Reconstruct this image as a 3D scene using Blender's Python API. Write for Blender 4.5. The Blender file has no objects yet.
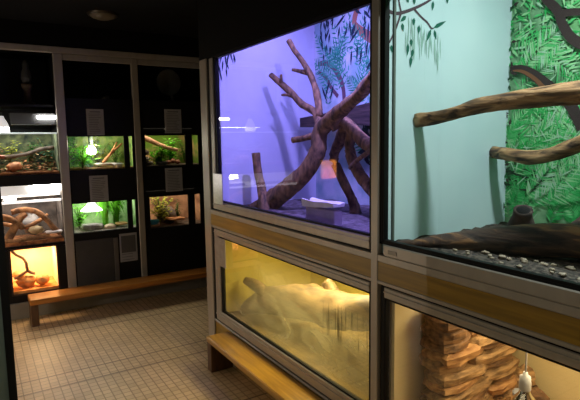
import bpy, math, random
from mathutils import Vector, noise
random.seed(7)
SC = bpy.context.scene
COL = SC.collection
ORIG = {}

# ------------------------------------------------------------------ colour and materials
def lin(c):
    c /= 255.0
    return c/12.92 if c <= 0.04045 else ((c+0.055)/1.055)**2.4
def rgb(r, g, b): return (lin(r), lin(g), lin(b), 1)
MATS = {}
def newmat(name):
    m = bpy.data.materials.new(name); m.use_nodes = True
    nt = m.node_tree; nt.nodes.clear()
    out = nt.nodes.new('ShaderNodeOutputMaterial')
    return m, nt, out
def N(nt, t, **kw):
    n = nt.nodes.new(t)
    for k, v in kw.items():
        if k.startswith('i_'): n.inputs[k[2:].replace('_', ' ')].default_value = v
        else: setattr(n, k, v)
    return n
def noisy(name, c1, c2, scale=8, rough=0.6, metal=0, bump=0.0, stretch=(1,1,1), detail=6, lo=0.35, hi=0.65, c3=None, spec=0.5, dist=0.0):
    """procedural surface: two or three colours mixed by stretched noise, with bump"""
    m, nt, out = newmat(name)
    tc = N(nt, 'ShaderNodeTexCoord'); mp = N(nt, 'ShaderNodeMapping')
    mp.inputs['Scale'].default_value = stretch
    nt.links.new(tc.outputs['Object'], mp.inputs['Vector'])
    nz = N(nt, 'ShaderNodeTexNoise'); nz.inputs['Scale'].default_value = scale; nz.inputs['Detail'].default_value = detail
    nz.inputs['Distortion'].default_value = dist
    nt.links.new(mp.outputs[0], nz.inputs['Vector'])
    rp = N(nt, 'ShaderNodeValToRGB')
    rp.color_ramp.elements[0].position = lo; rp.color_ramp.elements[0].color = c1
    rp.color_ramp.elements[1].position = hi; rp.color_ramp.elements[1].color = c2
    if c3:
        e = rp.color_ramp.elements.new(min(0.99, hi+0.1)); e.color = c3
    nt.links.new(nz.outputs['Fac'], rp.inputs['Fac'])
    b = N(nt, 'ShaderNodeBsdfPrincipled')
    b.inputs['Roughness'].default_value = rough; b.inputs['Metallic'].default_value = metal
    b.inputs['Specular IOR Level'].default_value = spec
    nt.links.new(rp.outputs['Color'], b.inputs['Base Color'])
    if bump:
        bp = N(nt, 'ShaderNodeBump'); bp.inputs['Strength'].default_value = bump; bp.inputs['Distance'].default_value = 0.01
        nt.links.new(nz.outputs['Fac'], bp.inputs['Height']); nt.links.new(bp.outputs[0], b.inputs['Normal'])
    nt.links.new(b.outputs[0], out.inputs[0])
    MATS[name] = m
    return m
def flat(name, c, rough=0.6, metal=0, spec=0.4, var=0.12):
    d = tuple(v*(1-var) for v in c[:3])+(1,)
    return noisy(name, d, c, 14, rough, metal, spec=spec)
def emit(name, c, s):
    m, nt, out = newmat(name)
    e = N(nt, 'ShaderNodeEmission'); e.inputs['Color'].default_value = c; e.inputs['Strength'].default_value = s
    nt.links.new(e.outputs[0], out.inputs[0]); MATS[name] = m
    return m
def glow(name, c, s):
    """emissive surface: lit lamp shades, and a hood and rims whose glow is put in"""
    m, nt, out = newmat(name)
    b = N(nt, 'ShaderNodeBsdfPrincipled'); b.inputs['Base Color'].default_value = c
    b.inputs['Emission Color'].default_value = c; b.inputs['Emission Strength'].default_value = s
    nt.links.new(b.outputs[0], out.inputs[0]); MATS[name] = m
    return m
def glass(name, ior=1.5, tint=(0.97, 0.98, 0.97, 1)):
    m, nt, out = newmat(name)
    tr = N(nt, 'ShaderNodeBsdfTransparent'); tr.inputs['Color'].default_value = tint
    gl = N(nt, 'ShaderNodeBsdfGlossy'); gl.inputs['Roughness'].default_value = 0.0
    # reflectance of a thin pane, the same from both sides
    ge = N(nt, 'ShaderNodeNewGeometry')
    dt = N(nt, 'ShaderNodeVectorMath', operation='DOT_PRODUCT'); nt.links.new(ge.outputs['Incoming'], dt.inputs[0]); nt.links.new(ge.outputs['Normal'], dt.inputs[1])
    ab = N(nt, 'ShaderNodeMath', operation='ABSOLUTE'); nt.links.new(dt.outputs['Value'], ab.inputs[0])
    om = N(nt, 'ShaderNodeMath', operation='SUBTRACT'); om.inputs[0].default_value = 1.0; nt.links.new(ab.outputs[0], om.inputs[1])
    pw = N(nt, 'ShaderNodeMath', operation='POWER'); pw.inputs[1].default_value = 5.0; nt.links.new(om.outputs[0], pw.inputs[0])
    r0 = 2*((ior-1)/(ior+1))**2
    fr = N(nt, 'ShaderNodeMath', operation='MULTIPLY_ADD'); fr.inputs[1].default_value = 1-r0; fr.inputs[2].default_value = r0; nt.links.new(pw.outputs[0], fr.inputs[0])
    mx = N(nt, 'ShaderNodeMixShader')
    nt.links.new(fr.outputs[0], mx.inputs[0]); nt.links.new(tr.outputs[0], mx.inputs[1]); nt.links.new(gl.outputs[0], mx.inputs[2])
    nt.links.new(mx.outputs[0], out.inputs[0]); MATS[name] = m
    return m
def film(name):
    """condensation and smears on the inner side of a pane, with run-down streaks"""
    m, nt, out = newmat(name)
    tc = N(nt, 'ShaderNodeTexCoord')
    mp = N(nt, 'ShaderNodeMapping'); mp.inputs['Scale'].default_value = (2.2, 1, 4.5); mp.inputs['Rotation'].default_value = (0, 0.35, 0)
    nt.links.new(tc.outputs['Object'], mp.inputs[0])
    nz = N(nt, 'ShaderNodeTexNoise'); nz.inputs['Scale'].default_value = 1.6; nz.inputs['Detail'].default_value = 4; nz.inputs['Distortion'].default_value = 1.2
    nt.links.new(mp.outputs[0], nz.inputs['Vector'])
    rp = N(nt, 'ShaderNodeValToRGB'); rp.color_ramp.elements[0].position = 0.34; rp.color_ramp.elements[0].color = (0.30,)*3+(1,)
    rp.color_ramp.elements[1].position = 0.68; rp.color_ramp.elements[1].color = (0.7,)*3+(1,)
    nt.links.new(nz.outputs['Fac'], rp.inputs[0])
    sep = N(nt, 'ShaderNodeSeparateXYZ'); nt.links.new(tc.outputs['Generated'], sep.inputs[0])
    # clearer towards the top and towards the far end
    zr = N(nt, 'ShaderNodeMapRange'); zr.inputs[1].default_value = 0.95; zr.inputs[2].default_value = 0.45; zr.inputs[3].default_value = 0.04; zr.inputs[4].default_value = 1.0
    nt.links.new(sep.outputs['Z'], zr.inputs[0])
    xr = N(nt, 'ShaderNodeMapRange'); xr.inputs[1].default_value = 1.0; xr.inputs[2].default_value = 0.55; xr.inputs[3].default_value = 0.35; xr.inputs[4].default_value = 1.0
    nt.links.new(sep.outputs['X'], xr.inputs[0])
    m1 = N(nt, 'ShaderNodeMath', operation='MULTIPLY'); nt.links.new(rp.outputs[0], m1.inputs[0]); nt.links.new(zr.outputs[0], m1.inputs[1])
    m2 = N(nt, 'ShaderNodeMath', operation='MULTIPLY'); nt.links.new(m1.outputs[0], m2.inputs[0]); nt.links.new(xr.outputs[0], m2.inputs[1])
    mp2 = N(nt, 'ShaderNodeMapping'); mp2.inputs['Scale'].default_value = (48, 1, 2.5); nt.links.new(tc.outputs['Object'], mp2.inputs[0])
    nz2 = N(nt, 'ShaderNodeTexNoise'); nz2.inputs['Scale'].default_value = 1.0; nz2.inputs['Detail'].default_value = 2; nt.links.new(mp2.outputs[0], nz2.inputs['Vector'])
    st = N(nt, 'ShaderNodeMapRange'); st.inputs[1].default_value = 0.54; st.inputs[2].default_value = 0.62; nt.links.new(nz2.outputs['Fac'], st.inputs[0])
    def band(sock, a, b, c, d):
        u1 = N(nt, 'ShaderNodeMapRange'); u1.inputs[1].default_value = a; u1.inputs[2].default_value = b; nt.links.new(sock, u1.inputs[0])
        u2 = N(nt, 'ShaderNodeMapRange'); u2.inputs[1].default_value = d; u2.inputs[2].default_value = c; nt.links.new(sock, u2.inputs[0])
        mm = N(nt, 'ShaderNodeMath', operation='MULTIPLY'); nt.links.new(u1.outputs[0], mm.inputs[0]); nt.links.new(u2.outputs[0], mm.inputs[1])
        return mm
    bxn = band(sep.outputs['X'], 0.0, 0.03, 0.16, 0.26); bzn = band(sep.outputs['Z'], 0.40, 0.48, 0.66, 0.80)
    d1 = N(nt, 'ShaderNodeMath', operation='MULTIPLY'); nt.links.new(bxn.outputs[0], d1.inputs[0]); nt.links.new(bzn.outputs[0], d1.inputs[1])
    drip = N(nt, 'ShaderNodeMath', operation='MULTIPLY'); nt.links.new(d1.outputs[0], drip.inputs[0]); nt.links.new(st.outputs[0], drip.inputs[1])
    tr = N(nt, 'ShaderNodeBsdfTransparent')
    tl = N(nt, 'ShaderNodeBsdfTranslucent'); tl.inputs['Color'].default_value = (0.32, 0.28, 0.16, 1)
    df = N(nt, 'ShaderNodeBsdfDiffuse'); df.inputs['Color'].default_value = (0.4, 0.34, 0.2, 1)
    a = N(nt, 'ShaderNodeMixShader'); a.inputs[0].default_value = 0.3
    nt.links.new(tl.outputs[0], a.inputs[1]); nt.links.new(df.outputs[0], a.inputs[2])
    mx = N(nt, 'ShaderNodeMixShader')
    nt.links.new(m2.outputs[0], mx.inputs[0]); nt.links.new(tr.outputs[0], mx.inputs[1]); nt.links.new(a.outputs[0], mx.inputs[2])
    dk = N(nt, 'ShaderNodeBsdfDiffuse'); dk.inputs['Color'].default_value = (0.05, 0.035, 0.012, 1)
    m3 = N(nt, 'ShaderNodeMath', operation='MULTIPLY'); m3.inputs[1].default_value = 0.8; nt.links.new(drip.outputs[0], m3.inputs[0])
    fx = N(nt, 'ShaderNodeMixShader'); nt.links.new(m3.outputs[0], fx.inputs[0]); nt.links.new(mx.outputs[0], fx.inputs[1]); nt.links.new(dk.outputs[0], fx.inputs[2])
    nt.links.new(fx.outputs[0], out.inputs[0]); MATS[name] = m
    return m
def tiles(name):
    m, nt, out = newmat(name)
    tc = N(nt, 'ShaderNodeTexCoord')
    sep = N(nt, 'ShaderNodeSeparateXYZ'); nt.links.new(tc.outputs['Object'], sep.inputs[0])
    def grid(sock, pitch, off, w):
        ad = N(nt, 'ShaderNodeMath', operation='ADD'); ad.inputs[1].default_value = off; nt.links.new(sock, ad.inputs[0])
        dv = N(nt, 'ShaderNodeMath', operation='DIVIDE'); dv.inputs[1].default_value = pitch; nt.links.new(ad.outputs[0], dv.inputs[0])
        fr = N(nt, 'ShaderNodeMath', operation='FRACT'); nt.links.new(dv.outputs[0], fr.inputs[0])
        lt = N(nt, 'ShaderNodeMath', operation='LESS_THAN'); lt.inputs[1].default_value = w; nt.links.new(fr.outputs[0], lt.inputs[0])
        fl = N(nt, 'ShaderNodeMath', operation='FLOOR'); nt.links.new(dv.outputs[0], fl.inputs[0])
        return lt, fl
    gx, fx = grid(sep.outputs['X'], 0.05, 20.0, 0.11)
    gy, fy = grid(sep.outputs['Y'], 0.0525, 21.157, 0.13)
    g2, _ = grid(sep.outputs['X'], 1.0, 20.4, 0.014)
    g3, _ = grid(sep.outputs['X'], 1.0, 20.59, 0.014)
    mxm = N(nt, 'ShaderNodeMath', operation='MAXIMUM'); nt.links.new(gx.outputs[0], mxm.inputs[0]); nt.links.new(gy.outputs[0], mxm.inputs[1])
    strong = N(nt, 'ShaderNodeMath', operation='MAXIMUM'); nt.links.new(g2.outputs[0], strong.inputs[0]); nt.links.new(g3.outputs[0], strong.inputs[1])
    cb = N(nt, 'ShaderNodeCombineXYZ'); nt.links.new(fx.outputs[0], cb.inputs[0]); nt.links.new(fy.outputs[0], cb.inputs[1])
    wn = N(nt, 'ShaderNodeTexWhiteNoise'); nt.links.new(cb.outputs[0], wn.inputs['Vector'])
    nz = N(nt, 'ShaderNodeTexNoise'); nz.inputs['Scale'].default_value = 3.0; nt.links.new(tc.outputs['Object'], nz.inputs['Vector'])
    av = N(nt, 'ShaderNodeMath', operation='MULTIPLY_ADD'); av.inputs[1].default_value = 0.45; nt.links.new(wn.outputs['Value'], av.inputs[0]); nt.links.new(nz.outputs['Fac'], av.inputs[2])
    rp = N(nt, 'ShaderNodeValToRGB')
    rp.color_ramp.elements[0].position = 0.3; rp.color_ramp.elements[0].color = rgb(176, 150, 112)
    rp.color_ramp.elements[1].position = 1.0; rp.color_ramp.elements[1].color = rgb(206, 178, 134)
    nt.links.new(av.outputs[0], rp.inputs[0])
    c1 = N(nt, 'ShaderNodeMixRGB'); c1.inputs[2].default_value = rgb(142, 116, 80)
    nt.links.new(mxm.outputs[0], c1.inputs[0]); nt.links.new(rp.outputs[0], c1.inputs[1])
    c2 = N(nt, 'ShaderNodeMixRGB'); c2.inputs[2].default_value = rgb(116, 92, 64)
    nt.links.new(strong.outputs[0], c2.inputs[0]); nt.links.new(c1.outputs[0], c2.inputs[1])
    b = N(nt, 'ShaderNodeBsdfPrincipled'); b.inputs['Roughness'].default_value = 0.42
    nt.links.new(c2.outputs[0], b.inputs['Base Color']); nt.links.new(b.outputs[0], out.inputs[0])
    MATS[name] = m
    return m
def leafmat(name, c1, c2):
    m, nt, out = newmat(name)
    tc = N(nt, 'ShaderNodeTexCoord'); nz = N(nt, 'ShaderNodeTexNoise'); nz.inputs['Scale'].default_value = 30
    nt.links.new(tc.outputs['Object'], nz.inputs['Vector'])
    mc = N(nt, 'ShaderNodeMixRGB'); mc.inputs[1].default_value = c1; mc.inputs[2].default_value = c2
    nt.links.new(nz.outputs['Fac'], mc.inputs[0])
    df = N(nt, 'ShaderNodeBsdfDiffuse'); tl = N(nt, 'ShaderNodeBsdfTranslucent'); mx = N(nt, 'ShaderNodeMixShader'); mx.inputs[0].default_value = .45
    for q in (df, tl): nt.links.new(mc.outputs[0], q.inputs['Color'])
    nt.links.new(df.outputs[0], mx.inputs[1]); nt.links.new(tl.outputs[0], mx.inputs[2]); nt.links.new(mx.outputs[0], out.inputs[0])
    MATS[name] = m
    return m

ALU = noisy('aluminium', rgb(160, 152, 140), rgb(168, 160, 148), 20, 0.42, 0.3, stretch=(1, 1, 0.2))
BLK = flat('black laminate', rgb(17, 16, 16), 0.45, spec=0.25)
DARKWALL = flat('black painted wall', rgb(14, 13, 13), 0.8, spec=0.1)
GASK = flat('black rubber', rgb(10, 10, 10), 0.6, spec=0.2)
YEL = noisy('yellow varnished board', rgb(128, 98, 14), rgb(166, 130, 28), 3, 0.4, stretch=(0.8, 6, 14), bump=0.03)
BENCHW = noisy('varnished bench wood', rgb(146, 104, 26), rgb(184, 138, 44), 4, 0.3, stretch=(0.8, 12, 12), bump=0.04)
BENCHY = noisy('varnished bench wood along the back wall', rgb(134, 80, 26), rgb(176, 112, 42), 4, 0.3, stretch=(12, 0.8, 12), bump=0.04)
LEGW = noisy('dark bench leg wood', rgb(66, 42, 22), rgb(96, 64, 34), 6, .5, stretch=(6, 6, 1))
GLS = glass('clear glass')
FLOORM = tiles('small beige floor tiles')
GREY = flat('dark grey laminate', rgb(62, 60, 57), 0.5)
GREYL = flat('light grey baseboard', rgb(128, 120, 108), 0.6)
PAPER = flat('white paper', rgb(150, 147, 145), 0.8)
INK = flat('grey ink', rgb(96, 94, 96), 0.8)
WHITE = flat('white enamel', rgb(225, 225, 222), 0.4)

# ------------------------------------------------------------------ mesh builder
class MB:
    def __init__(s): s.v = []; s.f = []; s.mi = []; s.sm = []
    def add(s, vs, fs, mi=0, smooth=False):
        o = len(s.v); s.v += [tuple(p) for p in vs]
        for f in fs: s.f.append([o+i for i in f]); s.mi.append(mi); s.sm.append(smooth)
        return s
    def box(s, x0, x1, y0, y1, z0, z1, mi=0, bev=0.0):
        x0, x1 = min(x0, x1), max(x0, x1); y0, y1 = min(y0, y1), max(y0, y1); z0, z1 = min(z0, z1), max(z0, z1)
        if bev <= 0:
            vs = [(x, y, z) for z in (z0, z1) for y in (y0, y1) for x in (x0, x1)]
            return s.add(vs, [(0,2,3,1), (4,5,7,6), (0,1,5,4), (2,6,7,3), (0,4,6,2), (1,3,7,5)], mi)
        # chamfered box
        b = bev; vs = []; idx = {}
        for k, (sx, X) in enumerate(((0, x0), (1, x1))):
            for sy, Y in ((0, y0), (1, y1)):
                for sz, Z in ((0, z0), (1, z1)):
                    dx = b if sx == 0 else -b; dy = b if sy == 0 else -b; dz = b if sz == 0 else -b
                    idx[(sx, sy, sz)] = (len(vs), len(vs)+1, len(vs)+2)
                    vs += [(X, Y+dy, Z+dz), (X+dx, Y, Z+dz), (X+dx, Y+dy, Z)]
        fs = []
        for a in (0, 1):
            fs.append([idx[(a, p, q)][0] for p, q in ((0,0), (1,0), (1,1), (0,1))])
            fs.append([idx[(p, a, q)][1] for p, q in ((0,0), (1,0), (1,1), (0,1))])
            fs.append([idx[(p, q, a)][2] for p, q in ((0,0), (1,0), (1,1), (0,1))])
        for a in (0, 1):
            for c in (0, 1):
                fs.append([idx[(a, c, 0)][0], idx[(a, c, 0)][1], idx[(a, c, 1)][1], idx[(a, c, 1)][0]])
                fs.append([idx[(a, 0, c)][0], idx[(a, 0, c)][2], idx[(a, 1, c)][2], idx[(a, 1, c)][0]])
                fs.append([idx[(0, a, c)][1], idx[(0, a, c)][2], idx[(1, a, c)][2], idx[(1, a, c)][1]])
                for e in (0, 1): fs.append(list(idx[(a, c, e)]))
        return s.add(vs, fs, mi)
    def quad(s, a, b, c, d, mi=0): return s.add([a, b, c, d], [(0,1,2,3)], mi)
    def tube(s, pts, rad, seg=12, rough=0.0, mi=0, step=0.03, flat_=1.0, freq=9):
        """organic branch: spline through pts with radii, knobbly by noise"""
        P = [Vector(p) for p in pts]
        if not isinstance(rad, (list, tuple)): rad = [rad]*len(P)
        Q = []; R = []
        for i in range(len(P)-1):
            p0 = P[max(i-1, 0)]; p1 = P[i]; p2 = P[i+1]; p3 = P[min(i+2, len(P)-1)]
            n = max(2, int((p2-p1).length/step))
            for k in range(n):
                t = k/n
                q = 0.5*((2*p1)+(p2-p0)*t+(2*p0-5*p1+4*p2-p3)*t*t+(3*p1-p0-3*p2+p3)*t**3)
                Q.append(q); R.append(rad[i]*(1-t)+rad[i+1]*t)
        Q.append(P[-1]); R.append(rad[-1])
        up = Vector((0.13, 0.21, 0.97)); vs = []; fs = []
        for i, q in enumerate(Q):
            d = (Q[min(i+1, len(Q)-1)]-Q[max(i-1, 0)]).normalized()
            a = d.cross(up)
            if a.length < 1e-3: a = d.cross(Vector((1, 0, 0)))
            a.normalize(); b = d.cross(a).normalized()
            for k in range(seg):
                th = 2*math.pi*k/seg
                o = a*math.cos(th)+b*math.sin(th)*flat_
                r = R[i]
                if rough:
                    r *= 1+rough*(noise.noise(q*freq+o*1.7)+0.6*noise.noise(q*freq*2.3+o*3.1))
                vs.append(q+o*r)
        for i in range(len(Q)-1):
            for k in range(seg):
                k2 = (k+1) % seg
                fs.append((i*seg+k, i*seg+k2, (i+1)*seg+k2, (i+1)*seg+k))
        s.add(vs, fs, mi, True)
        o = len(s.v)-len(vs)
        s.f.append([o+k for k in range(seg)][::-1]); s.mi.append(mi); s.sm.append(False)
        s.f.append([o+(len(Q)-1)*seg+k for k in range(seg)]); s.mi.append(mi); s.sm.append(False)
        return s
    def lathe(s, c, prof, seg=20, mi=0, axis=(0, 0, 1)):
        """profile of (radius, height) turned about an axis through c"""
        ax = Vector(axis).normalized(); a = ax.orthogonal().normalized(); b = ax.cross(a); c = Vector(c)
        vs = []; fs = []
        for r, h in prof:
            for k in range(seg):
                t = 2*math.pi*k/seg
                vs.append(c+ax*h+(a*math.cos(t)+b*math.sin(t))*r)
        for i in range(len(prof)-1):
            for k in range(seg):
                k2 = (k+1) % seg
                fs.append((i*seg+k, i*seg+k2, (i+1)*seg+k2, (i+1)*seg+k))
        return s.add(vs, fs, mi, True)
    def blob(s, c, rx, ry, rz, rough=0.2, seg=14, rings=9, mi=0, freq=6, seed=0.0, smooth=True):
        vs = []; fs = []; c = Vector(c)
        for i in range(rings+1):
            ph = math.pi*i/rings
            for k in range(seg):
                th = 2*math.pi*k/seg
                d = Vector((math.sin(ph)*math.cos(th), math.sin(ph)*math.sin(th), math.cos(ph)))
                r = 1+rough*noise.noise(d*freq*0.35+Vector((seed, seed*1.3, -seed)))+rough*0.5*noise.noise(d*freq+Vector((seed,)*3))
                vs.append(c+Vector((d.x*rx, d.y*ry, d.z*rz))*r)
        for i in range(rings):
            for k in range(seg):
                k2 = (k+1) % seg
                fs.append((i*seg+k, (i+1)*seg+k, (i+1)*seg+k2, i*seg+k2))
        return s.add(vs, fs, mi, smooth)
    def leaf3(s, p, d, l, w, mi=0, droop=0.3):
        """a pointed leaf starting at p, going along d, bending down"""
        p = Vector(p); d = Vector(d).normalized()
        sd = d.cross(Vector((0, 0, 1)))
        if sd.length < 1e-3: sd = Vector((1, 0, 0))
        sd.normalize()
        m1 = p+d*l*0.4+Vector((0, 0, -droop*l*0.08)); e = p+d*l+Vector((0, 0, -droop*l*0.5))
        return s.add([p, m1+sd*w/2, e, m1-sd*w/2], [(0, 1, 2, 3)], mi)
    def build(s, name, mats, parent=None, keep=None):
        me = bpy.data.meshes.new(name)
        xs = [p[0] for p in s.v]; ys = [p[1] for p in s.v]; zs = [p[2] for p in s.v]
        o = Vector(keep) if keep else Vector(((min(xs)+max(xs))/2, (min(ys)+max(ys))/2, min(zs)))
        me.from_pydata([(p[0]-o.x, p[1]-o.y, p[2]-o.z) for p in s.v], [], s.f)
        if not isinstance(mats, (list, tuple)): mats = [mats]
        for m in mats: me.materials.append(m)
        for p, mi, sm in zip(me.polygons, s.mi, s.sm): p.material_index = mi; p.use_smooth = sm
        me.update()
        ob = bpy.data.objects.new(name, me); COL.objects.link(ob)
        ORIG[ob] = o
        if parent is not None:
            ob.parent = parent; ob.location = o-ORIG[parent]
        else: ob.location = o
        return ob
def tag(o, label=None, cat=None, group=None, kind=None):
    if label: o['label'] = label
    if cat: o['category'] = cat
    if group: o['group'] = group
    if kind: o['kind'] = kind
    return o
def thing(name, loc, label, cat, group=None):
    o = bpy.data.objects.new(name, None); COL.objects.link(o); o.location = loc; o.empty_display_size = 0.05
    ORIG[o] = Vector(loc)
    return tag(o, label, cat, group)
def struct(name, mb, m, **k): return tag(mb.build(name, m, **k), kind='structure')
def B(*a, **k): return MB().box(*a, **k)

# flat painting on a wall: works in wall coordinates (u, v), mapped to 3-D a hair off the wall
class Paint(MB):
    def __init__(s, fn): super().__init__(); s.fn = fn; s.eps = 0.0015
    def P(s, u, v): return s.fn(u, v, s.eps)
    def leaf(s, u0, v0, u1, v1, w, mi=0):
        s.eps += 0.000003
        dx, dy = u1-u0, v1-v0; l = math.hypot(dx, dy) or 1e-6
        nx, ny = -dy/l*w/2, dx/l*w/2
        pts = [(u0, v0), (u0+dx*.3+nx, v0+dy*.3+ny), (u0+dx*.6+nx*.8, v0+dy*.6+ny*.8), (u1, v1), (u0+dx*.6-nx*.8, v0+dy*.6-ny*.8), (u0+dx*.3-nx, v0+dy*.3-ny)]
        s.add([s.P(*p) for p in pts], [tuple(range(6))], mi)
    def ribbon(s, pts, ws, mi=0, n=8):
        s.eps += 0.000003
        if not isinstance(ws, (list, tuple)): ws = [ws]*len(pts)
        L = []; W = []
        for i in range(len(pts)-1):
            for k in range(n):
                t = k/n
                p0 = pts[max(i-1, 0)]; p1 = pts[i]; p2 = pts[i+1]; p3 = pts[min(i+2, len(pts)-1)]
                L.append(tuple(0.5*(2*p1[j]+(p2[j]-p0[j])*t+(2*p0[j]-5*p1[j]+4*p2[j]-p3[j])*t*t+(3*p1[j]-p0[j]-3*p2[j]+p3[j])*t**3) for j in (0, 1)))
                W.append(ws[i]*(1-t)+ws[i+1]*t)
        L.append(pts[-1]); W.append(ws[-1]); vs = []
        for i, (u, v) in enumerate(L):
            a = L[max(i-1, 0)]; b = L[min(i+1, len(L)-1)]
            dx, dy = b[0]-a[0], b[1]-a[1]; l = math.hypot(dx, dy) or 1e-6
            w = W[i]/2
            vs += [s.P(u-dy/l*w, v+dx/l*w), s.P(u+dy/l*w, v-dx/l*w)]
        s.add(vs, [(2*i, 2*i+1, 2*i+3, 2*i+2) for i in range(len(L)-1)], mi)
    def frond(s, u, v, ang, L, l, n=14, mis=(0,), bend=0.5, w=0.012):
        """feathery fern frond"""
        a = ang
        for i in range(n):
            t = i/n
            u2 = u+math.cos(a)*L/n; v2 = v+math.sin(a)*L/n
            ll = l*(0.35+math.sin(math.pi*min(1, t+0.12))*0.75)
            for sg in (-1, 1):
                b = a+sg*(1.05-0.35*t)+random.uniform(-.12, .12)
                s.leaf(u, v, u+math.cos(b)*ll, v+math.sin(b)*ll, w*random.uniform(.7, 1.2), random.choice(mis))
            u, v = u2, v2; a -= bend/n
        s.leaf(u, v, u+math.cos(a)*l*.7, v+math.sin(a)*l*.7, w, mis[0])

# ------------------------------------------------------------------ room shell
struct('floor', B(-2, 6, -2.6, 2.4, -0.06, 0), FLOORM, keep=(0, 0, 0))
struct('ceiling', B(-2, 6, -2.6, 2.4, 2.6, 2.66), DARKWALL)
struct('wall_back', B(5.62, 5.7, -2.6, 2.4, 0, 2.6), DARKWALL)
struct('wall_right', B(-2, 6, -2.6, -2.5, 0, 2.6), DARKWALL)
# partition end on the left, with a black edge strip
PIL = flat('dark green grey paint', rgb(104, 118, 110), 0.6)
struct('wall_left', B(2.5, 2.62, -0.055, 2.4, 0, 2.6), PIL)
struct('trim_1', B(2.488, 2.63, -0.088, -0.055, 0, 2.6), GASK)
struct('baseboard_back', B(4.985, 5.01, -2.5, 2.4, 0, 0.147, bev=.004), GREYL)

# ------------------------------------------------------------------ the big aluminium framed cabinet on the right
YF = -1.42
cab = thing('terrarium_cabinet', (1.6, -1.8, 0), 'long aluminium framed cabinet with yellow band carrying four big vivariums', 'cabinet')
cab_parts = [
    ('corner_post', B(3.372, 3.49, YF-.05, YF, 0, 2.125, bev=.004)),
    ('middle_post', B(1.588, 1.632, YF-.05, YF+.002, 0, 2.12, bev=.003)),
]
for nm, mb in cab_parts: mb.build(nm, ALU, cab)
B(3.40, 3.492, -2.5, YF-.05, 0, 2.6).build('end_panel', BLK, cab)
B(-.3, 3.49, YF-.06, YF-.001, 2.125, 2.6).build('fascia', DARKWALL, cab)
B(-.3, 3.372, YF-.03, YF-.002, .955, 1.034).build('yellow_band', YEL, cab)
B(-.3, 3.372, YF-.05, YF, 1.034, 1.066, bev=.003).build('rail', ALU, cab)
B(-.3, 3.372, YF-.05, YF, .938, .955, bev=.003).build('rail', ALU, cab)
B(-.3, 3.372, YF-.05, YF-.012, 0, .238).build('plinth', YEL, cab)
B(-.3, 3.372, YF-.05, YF, .238, .252, bev=.003).build('rail', ALU, cab)
B(-.3, 3.4, -2.5, -2.275, 0, 2.6).build('back_panel', BLK, cab)

def window(v, x0, x1, z0, z1, fb, ft, fl, fr, gap=.008, depth=.03, gl=.04, gi=.02):
    """sliding window: frame members inside a black gasket, pane in the middle. fb/ft/fl/fr are widths of the members"""
    yo = YF-.006
    g = MB()
    g.box(x0, x1, yo-.02, yo-.004, z0, z0+gap); g.box(x0, x1, yo-.02, yo-.004, z1-gap, z1)
    g.box(x1-gl, x1, yo-.022, yo-.004, z0, z1); g.box(x0, x0+.014, yo-.022, yo-.004, z0, z1)
    a = MB()
    X0, X1, Z0, Z1 = x0+.014, x1-gl, z0+gap, z1-gap
    if fb: a.box(X0, X1, yo-depth, yo+.002, Z0, Z0+fb, bev=.003); a.box(X0, X1, yo-depth, yo+.006, Z0+fb*.55, Z0+fb*.68, bev=.001)
    if ft: a.box(X0, X1, yo-depth, yo+.002, Z1-ft, Z1, bev=.003); a.box(X0, X1, yo-depth, yo+.006, Z1-ft*.5, Z1-ft*.36, bev=.001)
    if fl: a.box(X1-fl, X1, yo-depth, yo+.001, Z0, Z1, bev=.003)
    if fr: a.box(X0, X0+fr, yo-depth, yo+.001, Z0, Z1, bev=.003)
    gx0, gx1, gz0, gz1 = X0+fr, X1-fl, Z0+fb, Z1-ft
    # inner gasket round the pane
    w = .010
    g.box(gx0, gx1, yo-.03, yo-.006, gz0, gz0+w); g.box(gx0, gx1, yo-.03, yo-.006, gz1-w, gz1)
    g.box(gx1-gi, gx1, yo-.03, yo-.006, gz0, gz1); g.box(gx0, gx0+w, yo-.03, yo-.006, gz0, gz1)
    if a.v: a.build('window_frame', ALU, v)
    g.build('gasket', GASK, v)
    MB().quad((gx0, yo-.015, gz0), (gx1, yo-.015, gz0), (gx1, yo-.015, gz1), (gx0, yo-.015, gz1)).build('glass_pane', GLS, v)
    return gx0, gx1, gz0, gz1

# ---- vivarium 1: violet light, bare tree
V1WALL = flat('pale blue wall paint', rgb(206, 206, 226), 0.7, var=.04)
V1MUR = noisy('pale teal mural ground', rgb(150, 185, 190), rgb(206, 214, 222), 5, 0.8, lo=.4, hi=.6)
SAND1 = noisy('dull grey brown litter', rgb(70, 60, 62), rgb(120, 108, 112), 30, 0.9, bump=.5)
v1 = thing('vivarium', (2.4, -1.8, 1.07), 'violet lit vivarium holding a bare climbing tree, upper left of the cabinet', 'vivarium')
window(v1, 1.632, 3.372, 1.068, 2.125, .055, 0, .055, 0, gl=.045, gi=.032)
# black blanking at the far jamb is slim: the pane runs up to a dark strip
MB().box(3.25, 3.275, -2.274, YF-.045, 1.07, 2.56).build('end_wall', V1WALL, v1)
MB().box(1.60, 1.62, -2.274, YF-.045, 1.07, 2.56).build('side_wall', V1WALL, v1)
MB().box(1.60, 3.25, -2.274, -2.262, 1.07, 2.56).build('mural_wall', V1MUR, v1)
MB().box(1.60, 3.275, -2.274, YF-.06, 2.56, 2.585).build('roof', WHITE, v1)
fl = MB()
nx, ny = 40, 20
vs = []; fs = []
for j in range(ny+1):
    for i in range(nx+1):
        x = 1.62+1.63*i/nx; y = -2.262+.80*j/ny
        vs.append((x, y, 1.10+.02*noise.noise(Vector((x*6, y*6, 0)))))
for j in range(ny):
    for i in range(nx): a = j*(nx+1)+i; fs.append((a, a+1, a+nx+2, a+nx+1))
fl.add(vs, fs, 0, True)
tag(fl.build('litter_bed', SAND1, v1), kind='stuff')
G1 = flat('teal green mural paint', rgb(34, 140, 108), .8); G2 = flat('sea green mural paint', rgb(74, 172, 140), .8)
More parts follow.
